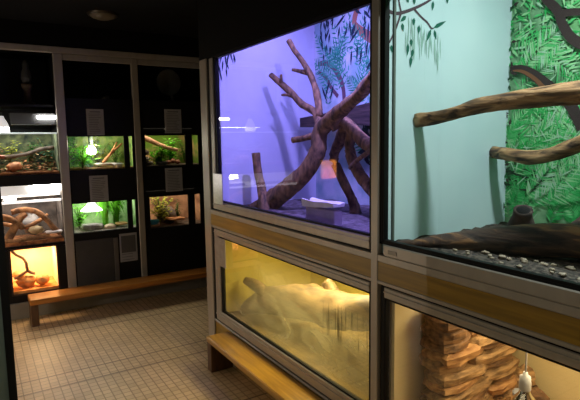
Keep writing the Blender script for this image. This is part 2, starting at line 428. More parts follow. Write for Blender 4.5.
GD = flat('dark teal leaf paint', rgb(22, 52, 66), .8); GB = flat('mauve brown limb paint', rgb(112, 78, 92), .8); GR = flat('rust limb paint', rgb(176, 112, 90), .8)
K1 = 2.262/2.2
p = Paint(lambda u, v, e: (u*K1, -2.262+e, 1.55+(v-1.55)*K1))
p.ribbon([(3.12, 2.10), (3.04, 2.10), (2.95, 2.07), (2.87, 1.99), (2.82, 1.90), (2.81, 1.80)], [.03, .04, .045, .045, .04, .035], 3)
p.ribbon([(3.12, 2.05), (3.03, 2.0), (2.96, 1.92), (2.88, 1.85)], [.02, .028, .03, .03], 3)
p.ribbon([(2.70, 2.30), (2.62, 2.24), (2.53, 2.19), (2.4, 2.15)], [.05, .06, .07, .08], 4)
p.ribbon([(2.66, 2.42), (2.70, 2.33), (2.68, 2.25)], [.05, .05, .02], 4)
for k in range(22):
    u = random.uniform(2.45, 3.02); v = random.uniform(1.78, 2.1)
    p.frond(u, v, random.uniform(.5, 2.6), random.uniform(.22, .42), .075, 10, (0, 1, 1), random.uniform(-.6, .6), .011)
for k in range(8):
    p.frond(random.uniform(2.0, 2.6), random.uniform(1.3, 1.55), random.uniform(.6, 2.5), .3, .08, 10, (0, 0, 1), .3, .014)
for q in [(3.042,2.388,3.031,2.330),(2.982,2.389,2.995,2.323),(3.080,2.339,3.069,2.267),(3.019,2.314,3.020,2.245),(2.971,2.298,2.984,2.225),(3.069,2.253,3.057,2.181),(3.008,2.229,3.021,2.161),(2.960,2.207,2.973,2.140),(3.045,2.165,3.046,2.109),(2.789,2.390,2.924,2.310),(2.747,2.342,2.736,2.236),(2.684,2.316,2.726,2.209),(2.643,2.271,2.758,2.188),(2.603,2.288,2.583,2.184),(2.555,2.291,2.564,2.156),(2.663,2.166,2.674,2.058),(2.623,2.141,2.643,2.029),(2.564,2.181,2.583,2.059),(2.726,2.144,2.737,2.041),(2.856,2.324,2.879,2.235),(3.073,1.941,3.000,1.807),(2.974,1.974,3.037,1.838),(2.927,1.941,2.976,1.819),(2.525,2.051,2.583,1.983),(2.889,2.437,2.971,2.360),(2.604,2.375,2.526,2.297),(2.694,2.395,2.623,2.354)]:
    p.leaf(*q, .02, 2)
for k in range(16):
    u = random.uniform(2.3, 3.1); v = random.uniform(2.25, 2.5)
    p.leaf(u, v, u+random.uniform(-.05, .05), v-random.uniform(.06, .12), .018, random.choice((2, 2, 0)))
for k in range(60):   # dark thicket low on the right
    u = random.uniform(2.15, 2.62); v = random.uniform(1.44, 1.72); a = random.uniform(0, 6.3)
    p.leaf(u, v, u+math.cos(a)*.09, v+math.sin(a)*.09, .04, random.choice((2, 5, 5)))
for k in range(26):
    u = random.uniform(2.3, 2.5); v = random.uniform(1.33, 1.45); a = random.uniform(.3, 2.8)
    p.leaf(u, v, u+math.cos(a)*.06, v+math.sin(a)*.06, .03, random.choice((0, 0, 1)))
p.build('mural_painting', [G1, G2, GD, GB, GR, flat('near black thicket paint', rgb(30, 30, 36), .8)], v1)
p = Paint(lambda u, v, e: (3.25-e, u, v))
for q in [(-1.470,2.167,-1.460,2.100),(-1.492,2.156,-1.474,2.075),(-1.514,2.144,-1.518,2.064),(-1.536,2.146,-1.517,2.024),(-1.552,2.160,-1.572,2.081),(-1.574,2.155,-1.595,2.089),(-1.497,2.103,-1.487,2.022),(-1.518,2.051,-1.523,1.984),(-1.466,2.061,-1.479,1.995),(-1.545,2.173,-1.535,2.105),(-1.507,2.184,-1.491,2.129),(-1.568,2.182,-1.558,2.134),(-1.581,2.136,-1.580,2.082),(-1.472,2.021,-1.485,1.955),(-1.519,2.091,-1.540,2.039)]:
    p.leaf(*q, .012, 0)
p.build('painted_leaves', GD, v1)
# bright key plate at the left of the pane
B(3.142, 3.292, YF+.002, YF+.006, 1.118, 1.33, bev=.001).build('lock_plate', noisy('brushed plate', rgb(196, 192, 186), rgb(214, 210, 204), 60, .3, .5), v1)

BARK = noisy('grey brown bare bark', rgb(50, 36, 26), rgb(150, 112, 76), 16, .85, bump=.7, stretch=(2.5, 2.5, .9), lo=.3, hi=.72)
tree = MB()
tree.tube([(3.08,-1.62,1.06),(2.952,-1.66,1.133),(2.795,-1.70,1.224),(2.676,-1.74,1.313),(2.584,-1.77,1.409),(2.536,-1.79,1.501),(2.539,-1.80,1.586),(2.476,-1.80,1.644),(2.259,-1.78,1.735),(2.09,-1.74,1.785),(1.898,-1.68,1.865),(1.70,-1.64,1.96)], [.06,.07,.064,.056,.05,.048,.046,.05,.036,.034,.036,.036], 14, .24)
tree.tube([(2.53,-1.8,1.60),(2.608,-1.82,1.712),(2.764,-1.82,1.781),(2.908,-1.82,1.87),(3.002,-1.8,1.937),(3.087,-1.78,1.999)], [.032,.026,.023,.023,.02,.018], 12, .28)
tree.tube([(2.57,-1.82,1.69),(2.624,-1.84,1.828),(2.692,-1.85,1.939),(2.777,-1.84,2.048),(2.867,-1.83,2.136),(2.915,-1.82,2.203)], [.025,.021,.019,.018,.017,.018], 12, .22)
tree.tube([(2.72,-1.85,1.97),(2.814,-1.84,1.996),(2.885,-1.83,2.012)], [.018,.014,.010], 8, .2)
tree.tube([(2.85,-1.82,1.83),(2.901,-1.8,1.849),(2.95,-1.78,1.852)], [.014,.011,.007], 8, .2)
tree.tube([(2.99,-1.80,1.93),(2.97,-1.79,1.965),(2.965,-1.79,1.99)], [.014,.01,.006], 8, .2)
tree.tube([(2.56,-1.8,1.585),(2.633,-1.76,1.565),(2.725,-1.72,1.552)], [.026,.02,.02], 10, .2)
tree.tube([(2.44,-1.8,1.63),(2.398,-1.86,1.66),(2.33,-1.88,1.61),(2.24,-1.88,1.552),(2.099,-1.86,1.491),(1.9,-1.84,1.44)], [.038,.038,.036,.036,.036,.036], 12, .28)
tree.tube([(2.411,-1.9,1.642),(2.496,-1.92,1.548),(2.585,-1.94,1.454),(2.549,-1.96,1.327),(2.454,-1.98,1.18),(2.42,-1.98,1.08)], [.034,.034,.03,.03,.03,.045], 12, .3)
tree.tube([(2.355,-1.9,1.605),(2.399,-1.92,1.487),(2.318,-1.9,1.383),(2.205,-1.88,1.30),(2.05,-1.86,1.22),(1.9,-1.86,1.1)], [.03,.034,.034,.032,.032,.04], 12, .3)
tree.tube([(2.0,-1.8,1.52),(2.186,-1.82,1.447),(2.299,-1.84,1.386)], [.016,.014,.012], 8, .2)
tag(tree.build('climbing_tree', BARK), 'bare forked driftwood tree inside the violet lit vivarium', 'tree')
st = MB().tube([(2.86,-1.59,1.07),(2.905,-1.60,1.15),(2.965,-1.62,1.23),(3.029,-1.63,1.34),(3.052,-1.63,1.468)], [.038,.034,.03,.029,.031], 12, .15)
tag(st.build('stump', BARK), 'thin leaning broken stump standing left of the bare tree in violet light', 'stump')
DKW = noisy('dark brown plank', rgb(44, 34, 32), rgb(82, 64, 58), 5, .7, stretch=(1, 8, 12), bump=.1)
bm = MB()
for (xa, za, zb), (xc, zc, zd) in zip([(3.16, 1.645, 1.712), (2.75, 1.655, 1.735), (2.35, 1.63, 1.775)], [(2.75, 1.655, 1.735), (2.35, 1.63, 1.775), (1.64, 1.66, 1.87)]):
    vs = [(x, y, z) for x, lo, hi in ((xa, za, zb), (xc, zc, zd)) for y in (-2.255, -2.06) for z in (lo, hi)]
    bm.add(vs, [(0,1,3,2), (4,6,7,5), (0,4,5,1), (2,3,7,6), (1,5,7,3), (0,2,6,4)])
tag(bm.build('wooden_beam', DKW), 'dark slanting wooden beam on the mural wall behind the bare tree', 'beam')
tr = MB()
TW = noisy('whitish trough', rgb(214, 200, 204), rgb(240, 232, 232), 10, .5)
x0, x1 = 2.09, 2.39
vs = []; nseg = 10
for i in range(nseg+1):
    x = x0+(x1-x0)*i/nseg
    lo = 1.178+.022*(1-i/nseg)**1.5+.001*math.sin(i*1.9); hi = 1.219+.003*math.sin(i*.7+.5)
    for y, z in ((-1.565, lo), (-1.56, hi), (-1.572, hi), (-1.60, lo+.012), (-1.628, hi), (-1.64, hi), (-1.635, lo)): vs.append((x, y, z))
tr.add(vs, [(i*7+k, i*7+(k+1) % 7, i*7+7+(k+1) % 7, i*7+7+k) for i in range(nseg) for k in range(7)]+[tuple(range(7)), tuple(nseg*7+k for k in range(7))[::-1]])
ft = thing('feeding_trough', (2.2, -1.61, 1.07), 'white feeding trough on a pale block behind the violet lit glass', 'trough')
tr.build('trough_tray', TW, ft)
B(2.10, 2.37, -1.63, -1.575, 1.08, 1.178, bev=.005).build('support_block', flat('mauve grey block', rgb(190, 172, 186), .7), ft)

# ---- vivarium 2: pale wall, green mural, two perches and a log
V2WALL = noisy('pale aqua wall paint', rgb(176, 202, 204), rgb(192, 214, 214), 2.5, .75, lo=.3, hi=.7)
V2MUR = noisy('mottled green mural ground', rgb(70, 128, 84), rgb(140, 188, 140), 12, .8, lo=.35, hi=.68)
v2 = thing('vivarium', (.8, -1.8, 1.07), 'vivarium with aqua wall, green fern mural and perches, upper right of the cabinet', 'vivarium')
window(v2, -.2, 1.556+.034, 1.112, 2.125, 0, 0, 0, 0, gap=.008, gl=.017, gi=.008)
B(-.3, 1.556, YF-.05, YF, 1.066, 1.112, bev=.003).build('sill', ALU, v2)
B(1.475, 1.525, YF+.0005, YF+.003, 1.078, 1.094, bev=.0005).build('maker_plate', flat('engraved plate', rgb(120, 114, 104), .4, .5), v2)
MB().box(1.568, 1.585, -2.26, YF-.024, 1.07, 2.56).build('end_wall', V2WALL, v2)
MB().box(1.560, 1.569, -1.487, -1.476, 1.10, 2.56).build('corner_trim', flat('olive corner trim', rgb(88, 96, 88), .7), v2)
MB().box(-.2, 1.568, -2.26, -2.245, 1.07, 2.56).build('mural_wall', V2MUR, v2)
MB().box(-.22, -.2, -2.26, YF-.045, 1.07, 2.56).build('side_wall', V2WALL, v2)
MB().box(-.22, 1.585, -2.26, YF-.06, 2.56, 2.585).build('roof', WHITE, v2)
KM = 2.24/2.18
p = Paint(lambda u, v, e: (u*KM, -2.245+e, 1.55+(v-1.55)*KM))
gm = [flat('mural bright green', rgb(44, 172, 84), .8), flat('mural mid green', rgb(84, 194, 110), .8), flat('mural dark green', rgb(30, 104, 58), .8), flat('mural light green', rgb(150, 214, 150), .8), flat('mural dark limb', rgb(58, 46, 44), .8), flat('mural rust limb', rgb(128, 84, 56), .8), flat('mural moss shadow', rgb(34, 66, 42), .8), flat('mural pale tip', rgb(166, 210, 172), .8), flat('mural pale sky green', rgb(116, 180, 118), .8)]
# plain light green at upper right, moss shadow low down
p.ribbon([(1.22, 2.6), (1.16, 2.3), (1.1, 2.0), (.9, 1.9)], [.14, .2, .3, .4], 8)
for k in range(40):
    p.frond(random.uniform(.8, 1.5), random.uniform(1.15, 1.27), random.uniform(.7, 2.6), random.uniform(.12, .22), .06, 16, random.choice(((0, 1, 3), (1, 3, 7), (0, 0, 1))), random.uniform(-.5, .5), .007)
for k in range(90):
    u = random.uniform(.6, 1.53); v = random.gauss(1.36, .035); a = random.uniform(-.5, .5)
    p.leaf(u, v, u+math.cos(a)*.06, v+math.sin(a)*.06, .012, random.choice((6, 6, 2)))
for k in range(420):   # short dabbed leaves over the upper part
    u = random.uniform(1.12, 1.51); v = random.uniform(1.86, 2.42); a = random.uniform(0, 6.3)
    p.leaf(u, v, u+math.cos(a)*.05, v+math.sin(a)*.05, .011, random.choice((0, 1, 1, 2, 3, 3, 7)))
for u, v, a, L in [(1.47,2.03,5.7,.42),(1.45,1.86,.9,.25),(1.50,1.66,.2,.3),(1.49,1.72,-.5,.35),(1.44,1.62,.6,.3),(1.38,1.70,-.3,.34),(1.30,1.66,.4,.3),(1.28,1.74,-.7,.3),(1.46,1.50,.3,.34),(1.40,1.44,.9,.3),(1.34,1.50,.1,.34),(1.26,1.46,.7,.3),(1.30,1.40,.4,.3),(1.45,1.38,.7,.3),(1.2,1.42,.9,.3),(1.15,1.55,.7,.35),(1.49,1.44,1.2,.22),(1.2,1.66,1.3,.3),(1.1,1.7,.9,.3),(1.0,1.5,.8,.3),(.9,1.6,.8,.3),(.8,1.5,.8,.3),(1.4,1.28,.8,.2),(1.3,1.26,.6,.22),(1.22,1.28,.8,.2)]:
    # the wall is seen from its front, so +u runs to the left
    p.frond(u, v, math.pi-a, L, .08, 24, random.choice(((0, 1, 1), (0, 1, 3), (1, 3, 7))), random.uniform(-.5, .5), .0075)
    p.frond(u+random.uniform(-.1, .1), v+random.uniform(-.08, .08), math.pi-a+random.uniform(-.5, .5), L, .07, 22, random.choice(((0, 1, 3), (1, 3, 7), (3, 7, 1))), random.uniform(-.5, .5), .006)
for k in range(260):
    u = random.uniform(.9, 1.52); v = random.uniform(1.36, 1.8); a = random.uniform(0, 6.3)
    p.leaf(u, v, u+math.cos(a)*.07, v+math.sin(a)*.07, .006, random.choice((1, 3, 7, 0)))
for k in range(70):
    u = random.uniform(1.50, 1.56); v = random.uniform(1.2, 2.4); a = random.uniform(0, 6.3)
    p.leaf(u, v, u+math.cos(a)*.03, v+math.sin(a)*.03, .014, random.choice((2, 6, 4)))
p.ribbon([(1.40,2.22),(1.357,2.150),(1.300,2.09),(1.271,2.021),(1.225,1.955),(1.15,1.91),(1.0,1.85)], [.03,.034,.04,.04,.042,.045,.05], 4)
p.ribbon([(1.290,2.07),(1.23,2.065),(1.17,2.06),(1.05,2.09)], [.035,.03,.028,.03], 4)
p.ribbon([(1.515,1.866),(1.46,1.862),(1.40,1.83),(1.33,1.775),(1.235,1.70),(1.165,1.58)], [.02,.035,.045,.05,.05,.045], 4)
p.ribbon([(1.50,1.858),(1.45,1.848),(1.39,1.81),(1.335,1.755),(1.28,1.71)], [.006,.014,.018,.022,.022], 5)
p.build('mural_painting', gm, v2)
KP = 1.568/1.53
p = Paint(lambda u, v, e: (1.568-e, u*KP, 1.55+(v-1.55)*KP))
TWG = flat('dark brown twig paint', rgb(74, 58, 66), .8); LFG = flat('bottle green leaf paint', rgb(18, 92, 74), .8); DRP = flat('grey green moss paint', rgb(142, 176, 164), .8)
tw = lambda pts, ws: p.ribbon(pts, ws, 0)
for k in range(34):
    u = random.uniform(-1.71, -1.50); v = 2.03-(-1.5-u)*.25+random.uniform(-.06, .02)
    p.leaf(u, v, u+random.uniform(-.006, .006), v-random.uniform(.06, .12), .006, 2)
tw([(-1.40,2.05),(-1.44,2.041),(-1.483,2.046),(-1.56,2.074),(-1.645,2.116),(-1.70,2.16)], [.016,.014,.014,.012,.009,.006])
tw([(-1.483,2.046),(-1.452,1.977),(-1.421,1.925)], [.010,.009,.006])
tw([(-1.55,2.072),(-1.595,2.043),(-1.63,2.025),(-1.654,2.005),(-1.67,2.006)], [.010,.009,.009,.008,.004])
tw([(-1.483,2.046),(-1.47,2.09),(-1.455,2.15)], [.010,.008,.006])
for q in [(-1.419,2.035,-1.415,2.004),(-1.440,2.056,-1.457,2.027),(-1.511,2.037,-1.478,2.011),(-1.489,2.008,-1.495,1.974),(-1.555,2.035,-1.550,2.003),(-1.584,2.010,-1.579,1.970),(-1.663,2.114,-1.658,2.074),(-1.666,2.006,-1.744,2.043),(-1.654,2.001,-1.626,1.946),(-1.672,1.999,-1.685,1.960),(-1.540,1.951,-1.540,1.919),(-1.523,1.933,-1.519,1.882),(-1.552,1.912,-1.541,1.876),(-1.541,1.884,-1.536,1.836),(-1.415,1.920,-1.405,1.885),(-1.431,1.918,-1.437,1.888),(-1.747,2.141,-1.748,2.113),(-1.515,2.107,-1.521,2.089),(-1.554,2.112,-1.554,2.085)]:
    p.leaf(*q, .017, 1)
p.build('painted_twig', [TWG, LFG, DRP], v2)
PERCH = noisy('smooth tan branch wood', rgb(62, 42, 28), rgb(168, 128, 86), 7, .7, bump=.8, stretch=(1.0, 6, 6), lo=.36, hi=.58, c3=rgb(188, 152, 110), dist=.6)
b1 = MB().tube([(1.570,-1.62,1.626),(1.452,-1.655,1.640),(1.344,-1.68,1.665),(1.224,-1.70,1.680),(1.116,-1.72,1.688),(1.005,-1.72,1.690),(.906,-1.72,1.692),(.6,-1.72,1.70)], [.027,.027,.028,.031,.037,.036,.038,.04], 16, .2, freq=8)
tag(b1.build('perch_branch', PERCH), 'long tan perch branch, the higher of two in the aqua and green vivarium', 'branch')
b2 = MB().tube([(1.570,-2.135,1.480),(1.451,-2.10,1.468),(1.345,-2.095,1.460),(1.245,-2.08,1.471),(1.16,-2.075,1.501),(1.06,-2.06,1.541),(.8,-2.04,1.62)], [.026,.03,.03,.029,.032,.032,.032], 16, .24, freq=8)
tag(b2.build('perch_branch', PERCH), 'curved tan perch branch, the lower of two, in front of the fern mural', 'branch')
LOGM = noisy('dark weathered log', rgb(24, 20, 20), rgb(82, 62, 50), 6, .8, bump=.9, stretch=(.8, 4, 6), lo=.34, hi=.56, c3=rgb(140, 102, 66), dist=.5)
lg = MB().tube([(1.552,-1.478,1.112),(1.46,-1.52,1.118),(1.40,-1.57,1.128),(1.31,-1.63,1.14),(1.19,-1.69,1.160),(1.055,-1.73,1.175),(.869,-1.77,1.19),(.55,-1.8,1.2)], [.008,.022,.034,.044,.052,.06,.066,.07], 16, .12, freq=5)
lg.tube([(1.12,-2.02,1.13),(.98,-1.98,1.19),(.8,-1.95,1.22),(.5,-1.93,1.22)], [.05,.08,.09,.09], 14, .15, freq=5)
tag(lg.build('fallen_log', LOGM), 'dark fallen log lying on bark chips below the two perches', 'log')
kn = MB().lathe((1.205,-1.83,1.165), [(.062,0),(.05,.05),(.038,.085),(.034,.11),(.036,.122),(.026,.124),(.02,.11),(.0,.095)], 18, axis=(-.34, .42, .9))
kn.lathe((1.205,-1.83,1.165), [(.027,.1225),(.02,.1228),(0,.123)], 16, mi=1, axis=(-.34, .42, .9))  # black disc across the mouth paints the shade inside the hole
tag(kn.build('stump', [noisy('blackish stump wood', rgb(40, 31, 29), rgb(92, 72, 64), 20, .85, bump=.5), flat('painted dark hollow', rgb(8, 6, 6), .9)]), 'small hollow dark stump sticking up behind the fallen log', 'stump')
ch = MB(); vs = []; fs = []
nx, ny = 60, 28
for j in range(ny+1):
    for i in range(nx+1):
        x = -.2+1.768*i/nx; y = -2.244+.784*j/ny
        vs.append((x, y, 1.113+.014*noise.noise(Vector((x*22, y*22, 1)))+.008*noise.noise(Vector((x*50, y*50, 3)))+.02*max(0, (-1.75-y))))
for j in range(ny):
    for i in range(nx): a = j*(nx+1)+i; fs.append((a, a+1, a+nx+2, a+nx+1))
ch.add(vs, fs)
tag(ch.build('bark_chips', noisy('black bark chips', rgb(12, 10, 10), rgb(92, 80, 70), 60, .9, bump=.8)), 'bed of dark bark chips under the fallen log', 'bark chips', kind='stuff')
PEB = noisy('cream pebble', rgb(120, 104, 84), rgb(200, 182, 156), 18, .6)
peb = [(1.30,-1.53,.009),(1.26,-1.545,.010),(1.23,-1.535,.010),(1.20,-1.56,.013),(1.165,-1.57,.011),(1.12,-1.575,.014),(1.095,-1.55,.012),(1.05,-1.58,.015),(1.03,-1.545,.011),(1.0,-1.52,.011),(.965,-1.56,.014),(.94,-1.585,.011),(.91,-1.54,.012),(.885,-1.60,.014),(.86,-1.52,.012),(.83,-1.56,.012),(.80,-1.50,.011),(1.14,-1.53,.008),(1.01,-1.60,.010),(.90,-1.50,.009),(1.07,-1.52,.009),(.98,-1.595,.009)]
for i, (x, y, r) in enumerate(peb):
    if i == 0: src = None
    o = MB().blob((x+random.uniform(-.012,.012), y-random.uniform(0,.05), 1.116+r*.25), r*random.uniform(.7,1.3), r*.7, r*.5, .6, 10, 6, seed=i*1.7).build('pebble', PEB)
    tag(o, 'small cream pebble lying among the dark bark chips', 'pebble', 'cream pebbles on the bark chips')

# ---- vivarium 3 (lower left): yellow, steamy, driftwood log
V3WALL = noisy('yellow ochre wall', rgb(154, 134, 46), rgb(168, 148, 58), 2, .8)
v3 = thing('vivarium', (2.4, -1.8, .252), 'steamed up yellow vivarium with a pale log, lower left of the cabinet', 'vivarium')
window(v3, 1.632, 3.372, .252, .938, .075, .045, .085, .0)
MB().box(3.25, 3.275, -2.215, YF-.045, .254, .93).build('end_wall', V3WALL, v3)
MB().box(1.60, 1.62, -2.215, YF-.045, .254, .93).build('side_wall', V3WALL, v3)
MB().box(1.62, 3.25, -2.215, -2.2, .254, .93).build('back_wall', V3WALL, v3)
MB().box(1.60, 3.275, -2.215, YF-.06, .985, 1.0).build('roof', V3WALL, v3)
SAND3 = noisy('wet sandy floor', rgb(80, 62, 28), rgb(124, 100, 52), 5, .6, bump=.3)
fl = MB(); vs = []; fs = []
nx, ny = 40, 20
for j in range(ny+1):
    for i in range(nx+1):
        x = 1.62+1.63*i/nx; y = -2.2+.75*j/ny
        vs.append((x, y, .315+.03*noise.noise(Vector((x*3, y*4, 5)))))
for j in range(ny):
    for i in range(nx): a = j*(nx+1)+i; fs.append((a, a+1, a+nx+2, a+nx+1))
fl.add(vs, fs, 0, True)
tag(fl.build('sand_bed', SAND3, v3), kind='stuff')
yy = YF-.026
MB().quad((1.66, yy, .33), (3.24, yy, .33), (3.24, yy, .88), (1.66, yy, .88)).build('condensation', film('steamed glass film'), v3)
pl = B(3.125, 3.30, YF+.002, YF+.007, .68, .882, bev=.001).build('label_holder', noisy('taupe card', rgb(150, 138, 126), rgb(168, 156, 142), 20, .6), v3)
PALE = noisy('pale wet driftwood', rgb(48, 34, 18), rgb(134, 106, 64), 5, .6, bump=.35, stretch=(1.2, 4, 4), lo=.28, hi=.68)
l3 = MB()
l3.tube([(3.16,-1.56,0.345),(3.05,-1.60,0.415),(2.85,-1.66,0.485),(2.6,-1.72,0.530),(2.35,-1.74,0.545),(2.1,-1.72,0.605),(1.92,-1.68,0.675),(1.8,-1.66,0.725)], [.03,.07,.10,.115,.11,.10,.075,.05], 16, .2, freq=4)
l3.tube([(2.9,-1.62,0.505),(2.98,-1.60,0.545),(3.06,-1.58,0.565),(3.13,-1.57,0.570)], [.05,.042,.034,.026], 12, .2)
l3.tube([(2.35,-1.78,0.605),(2.4,-1.77,0.665),(2.43,-1.76,0.700)], [.05,.035,.03], 10, .2)
tag(l3.build('driftwood_log', PALE), 'pale driftwood log with an upturned stub in the steamed yellow vivarium', 'log')

# ---- vivarium 4 (lower right): cream, stacked stone slabs, hanging bulb
V4WALL = noisy('cream wall', rgb(204, 182, 126), rgb(222, 202, 148), 2, .8)
v4 = thing('vivarium', (.8, -1.8, .252), 'cream vivarium with stacked brown slabs and hanging bulb, lower right of the cabinet', 'vivarium')
window(v4, -.2, 1.556+.02, .252, .938, .075, .045, .0, .0, gl=.022, gi=.006)
MB().box(1.53, 1.55, -2.215, YF-.045, .254, .93).build('end_wall', V4WALL, v4)
MB().box(-.2, 1.53, -2.215, -2.2, .254, .93).build('back_wall', V4WALL, v4)
MB().box(-.22, -.2, -2.215, YF-.045, .254, .93).build('side_wall', V4WALL, v4)
MB().box(-.22, 1.55, -2.215, YF-.06, .985, 1.0).build('roof', V4WALL, v4)
tag(MB().box(-.2, 1.53, -2.2, YF-.05, .254, .31).build('sand_bed', noisy('brown sand', rgb(130, 92, 54), rgb(170, 128, 80), 30, .9, bump=.4), v4), kind='stuff')
SLB = [noisy('tan slab', rgb(104, 76, 44), rgb(180, 140, 90), 9, .8, bump=.6, stretch=(4, 1.2, 6)), noisy('dark brown slab', rgb(84, 58, 36), rgb(146, 106, 66), 9, .8, bump=.6, stretch=(4, 1.2, 6)), noisy('orange brown slab', rgb(134, 90, 48), rgb(196, 148, 92), 9, .8, bump=.6, stretch=(4, 1.2, 6))]
def slab(cx, cy, cz, lx, ly, lz, tilt, yaw, seed):
    mb = MB(); seg = 14; vs = []; fs = []
    for lv, (zz, k) in enumerate(((0, .9), (.3, 1), (.75, 1), (1, .88))):
        for i in range(seg):
            t = 2*math.pi*i/seg
            c, s = math.cos(t), math.sin(t)
            r = 1/max(abs(c)**4+abs(s)**4, 1e-4)**.25
            r *= k*(1+.16*noise.noise(Vector((c*1.6+seed, s*1.6, lv*.6)))+.1*noise.noise(Vector((c*4+seed, s*4, lv))))
            vs.append([c*r*lx/2, s*r*ly/2, (zz-.5)*lz*(1+.3*noise.noise(Vector((c*2, s*2, seed))))])
    for l in range(3):
        for i in range(seg): j = (i+1) % seg; fs.append((l*seg+i, l*seg+j, (l+1)*seg+j, (l+1)*seg+i))
    fs.append(tuple(range(seg))[::-1]); fs.append(tuple(3*seg+i for i in range(seg)))
    ct, s_ = math.cos(tilt), math.sin(tilt); cy_, sy_ = math.cos(yaw), math.sin(yaw)
    out = []
    for x, y, z in vs:
        y, z = y*ct-z*s_, y*s_+z*ct
        x, y = x*cy_-y*sy_, x*sy_+y*cy_
        out.append((cx+x, cy+y, cz+z))
    mb.add(out, fs); return mb
sl = []
zz = .325; i = 0
while zz < .80:
    k = 2 if i % 3 else 3
    y0 = -1.58
    tot = .50
    cuts = [0]+sorted(random.uniform(.28, .72) if k == 2 else random.choice((.33, .66))+random.uniform(-.06, .06) for _ in range(k-1))+[1]
    h = random.uniform(.038, .058)
    for a, b in zip(cuts, cuts[1:]):
        if b-a < .1: continue
        ln = (b-a)*tot
        sl.append((1.43+random.uniform(-.025, .012), y0-(a+b)/2*tot, zz+h/2, .17, ln*1.05, h*1.12, random.uniform(-.07, .07)-.06, random.uniform(-.1, .1)))
    zz += h*.97; i += 1
for i, (cx, cy, cz, lx, ly, lz, t, yw) in enumerate(sl):
    o = slab(cx, cy, cz, lx, ly, lz, t, yw, i*2.3).build('stone_slab', random.choice(SLB))
    tag(o, 'brown rough slab in the stack against the cream end wall', 'stone slab', 'stacked brown slabs')
rk = [(1.38,-2.06,.36,.10),(1.29,-2.1,.35,.08),(1.29,-1.98,.335,.07),(1.36,-2.1,.43,.07)]
for i, (x, y, z, r) in enumerate(rk):
    o = MB().blob((x, y, z), r, r*.85, r*.7, .5, 12, 8, seed=i*3.1+.4, smooth=False).build('rock', SLB[i % 3])
    tag(o, 'rough reddish brown rock heaped beside the slab stack behind the hanging bulb', 'rock', 'rocks in the cream vivarium')
d = MB().box(1.20, 1.285, -1.99, -1.90, .446, .462, bev=.006)
tag(slab(1.235, -1.92, .455, .06, .10, .018, .2, .5, 4).build('slate_piece', flat('blue grey slate', rgb(150, 152, 158), .5)), 'small flat grey slate leaning on the brown rocks', 'slate')
hb = thing('hanging_bulb', (1.026, -1.62, .52), 'chrome topped bulb hanging from white socket and cord in cream vivarium', 'lamp')
MB().tube([(1.027,-1.62,.985),(1.026,-1.62,.85),(1.025,-1.62,.71)], .0035, 8).build('cord', flat('white cord', rgb(220, 214, 206), .5), hb)
MB().lathe((1.026,-1.62,.645), [(0,.068),(.008,.068),(.010,.056),(.018,.053),(.021,.03),(.021,.006),(.018,0),(0,0)], 18).build('socket', WHITE, hb)
MB().lathe((1.026,-1.62,.54), [(0,0),(.03,.006),(.045,.028),(.046,.05),(.036,.075),(.022,.092),(.017,.106)], 22).build('bulb', noisy('chrome bulb', (.75, .72, .66, 1), (.85, .82, .76, 1), 5, .12, 1), hb)

# ------------------------------------------------------------------ steps in front of cabinet and back wall
nb = thing('step_bench', (1.6, -1.335, 0), 'low wooden step bench running along the foot of the aluminium cabinet', 'bench')
B(-.3, 3.12, -1.419, -1.25, .198, .238, bev=.006).build('seat_plank', BENCHW, nb)
for x in (3.085, 1.6, .2): B(x-.033, x+.033, -1.415, -1.254, 0, .198, bev=.004).build('leg', LEGW, nb)
fb = thing('step_bench', (4.78, -1.1, 0), 'low wooden step bench running along the back wall of small terrariums', 'bench')
B(4.676, 4.90, -2.3, -.312, .192, .240, bev=.006).build('seat_plank', BENCHY, fb)
for y in (-.335, -2.0): B(4.70, 4.88, y-.04, y+.02, 0, .192, bev=.004).build('leg', LEGW, fb)

# ------------------------------------------------------------------ back wall: aluminium grid, black panels
XB = 5.0
def bx(y0, y1, z0, z1, d=.03, x=XB, bev=.003): return B(x, x+d, y0, y1, z0, z1, bev=bev)
struct('trim_2', bx(.6, -2.5, 2.352, 2.405, .05, XB-.012), ALU)
struct('trim_3', bx(-.66, -.733, .147, 2.348, .05, XB-.012), ALU)
struct('trim_4', bx(-1.342, -1.400, .147, 2.348, .05, XB-.012), ALU)
struct('trim_5', bx(-.735, -1.340, 2.296, 2.348, .03, XB-.006), ALU)
struct('trim_6', bx(-1.402, -2.5, 2.296, 2.348, .03, XB-.006), ALU)
struct('wall_back_top', B(XB-.005, 5.62, -2.5, 2.4, 2.407, 2.6), DARKWALL)
def panel(y0, y1, z0, z1, openings):
    """black facing with rectangular openings, as strips around them (openings all span the same two rows)"""
    mb = MB()
    zs = sorted({z0, z1} | {o[2] for o in openings} | {o[3] for o in openings})
    for a, b in zip(zs, zs[1:]):
        row = sorted([o for o in openings if o[2] <= a+1e-6 and o[3] >= b-1e-6], key=lambda o: o[0])
        y = y0
        for o in row:
            mb.box(XB+.004, XB+.02, y, o[0], a, b); y = o[1]
        mb.box(XB+.004, XB+.02, y, y1, a, b)
    return mb
opA = [(-1.238,-.742,1.305,1.613), (-1.318,-1.285,1.305,1.613), (-1.238,-.742,.715,.995), (-1.316,-1.287,.715,.995)]
struct('wall_back_panel', panel(-1.345, -.733, .147, 1.96, opA), BLK)
opB = [(-1.853,-1.443,1.312,1.618), (-1.995,-1.93,1.312,1.618), (-1.862,-1.46,.69,1.006), (-1.995,-1.935,.69,1.006)]
struct('wall_back_panel', panel(-2.5, -1.398, .147, 1.96, opB), BLK)
for z, y in ((1.28, -.737), (.686, -.737), (.66, -1.41)):
    struct('wall_back_board', B(XB+.022, 5.5, -2.06, y, z-.02, z) if z != .686 else B(XB+.022, 5.5, -1.34, y, z-.02, z), BLK)
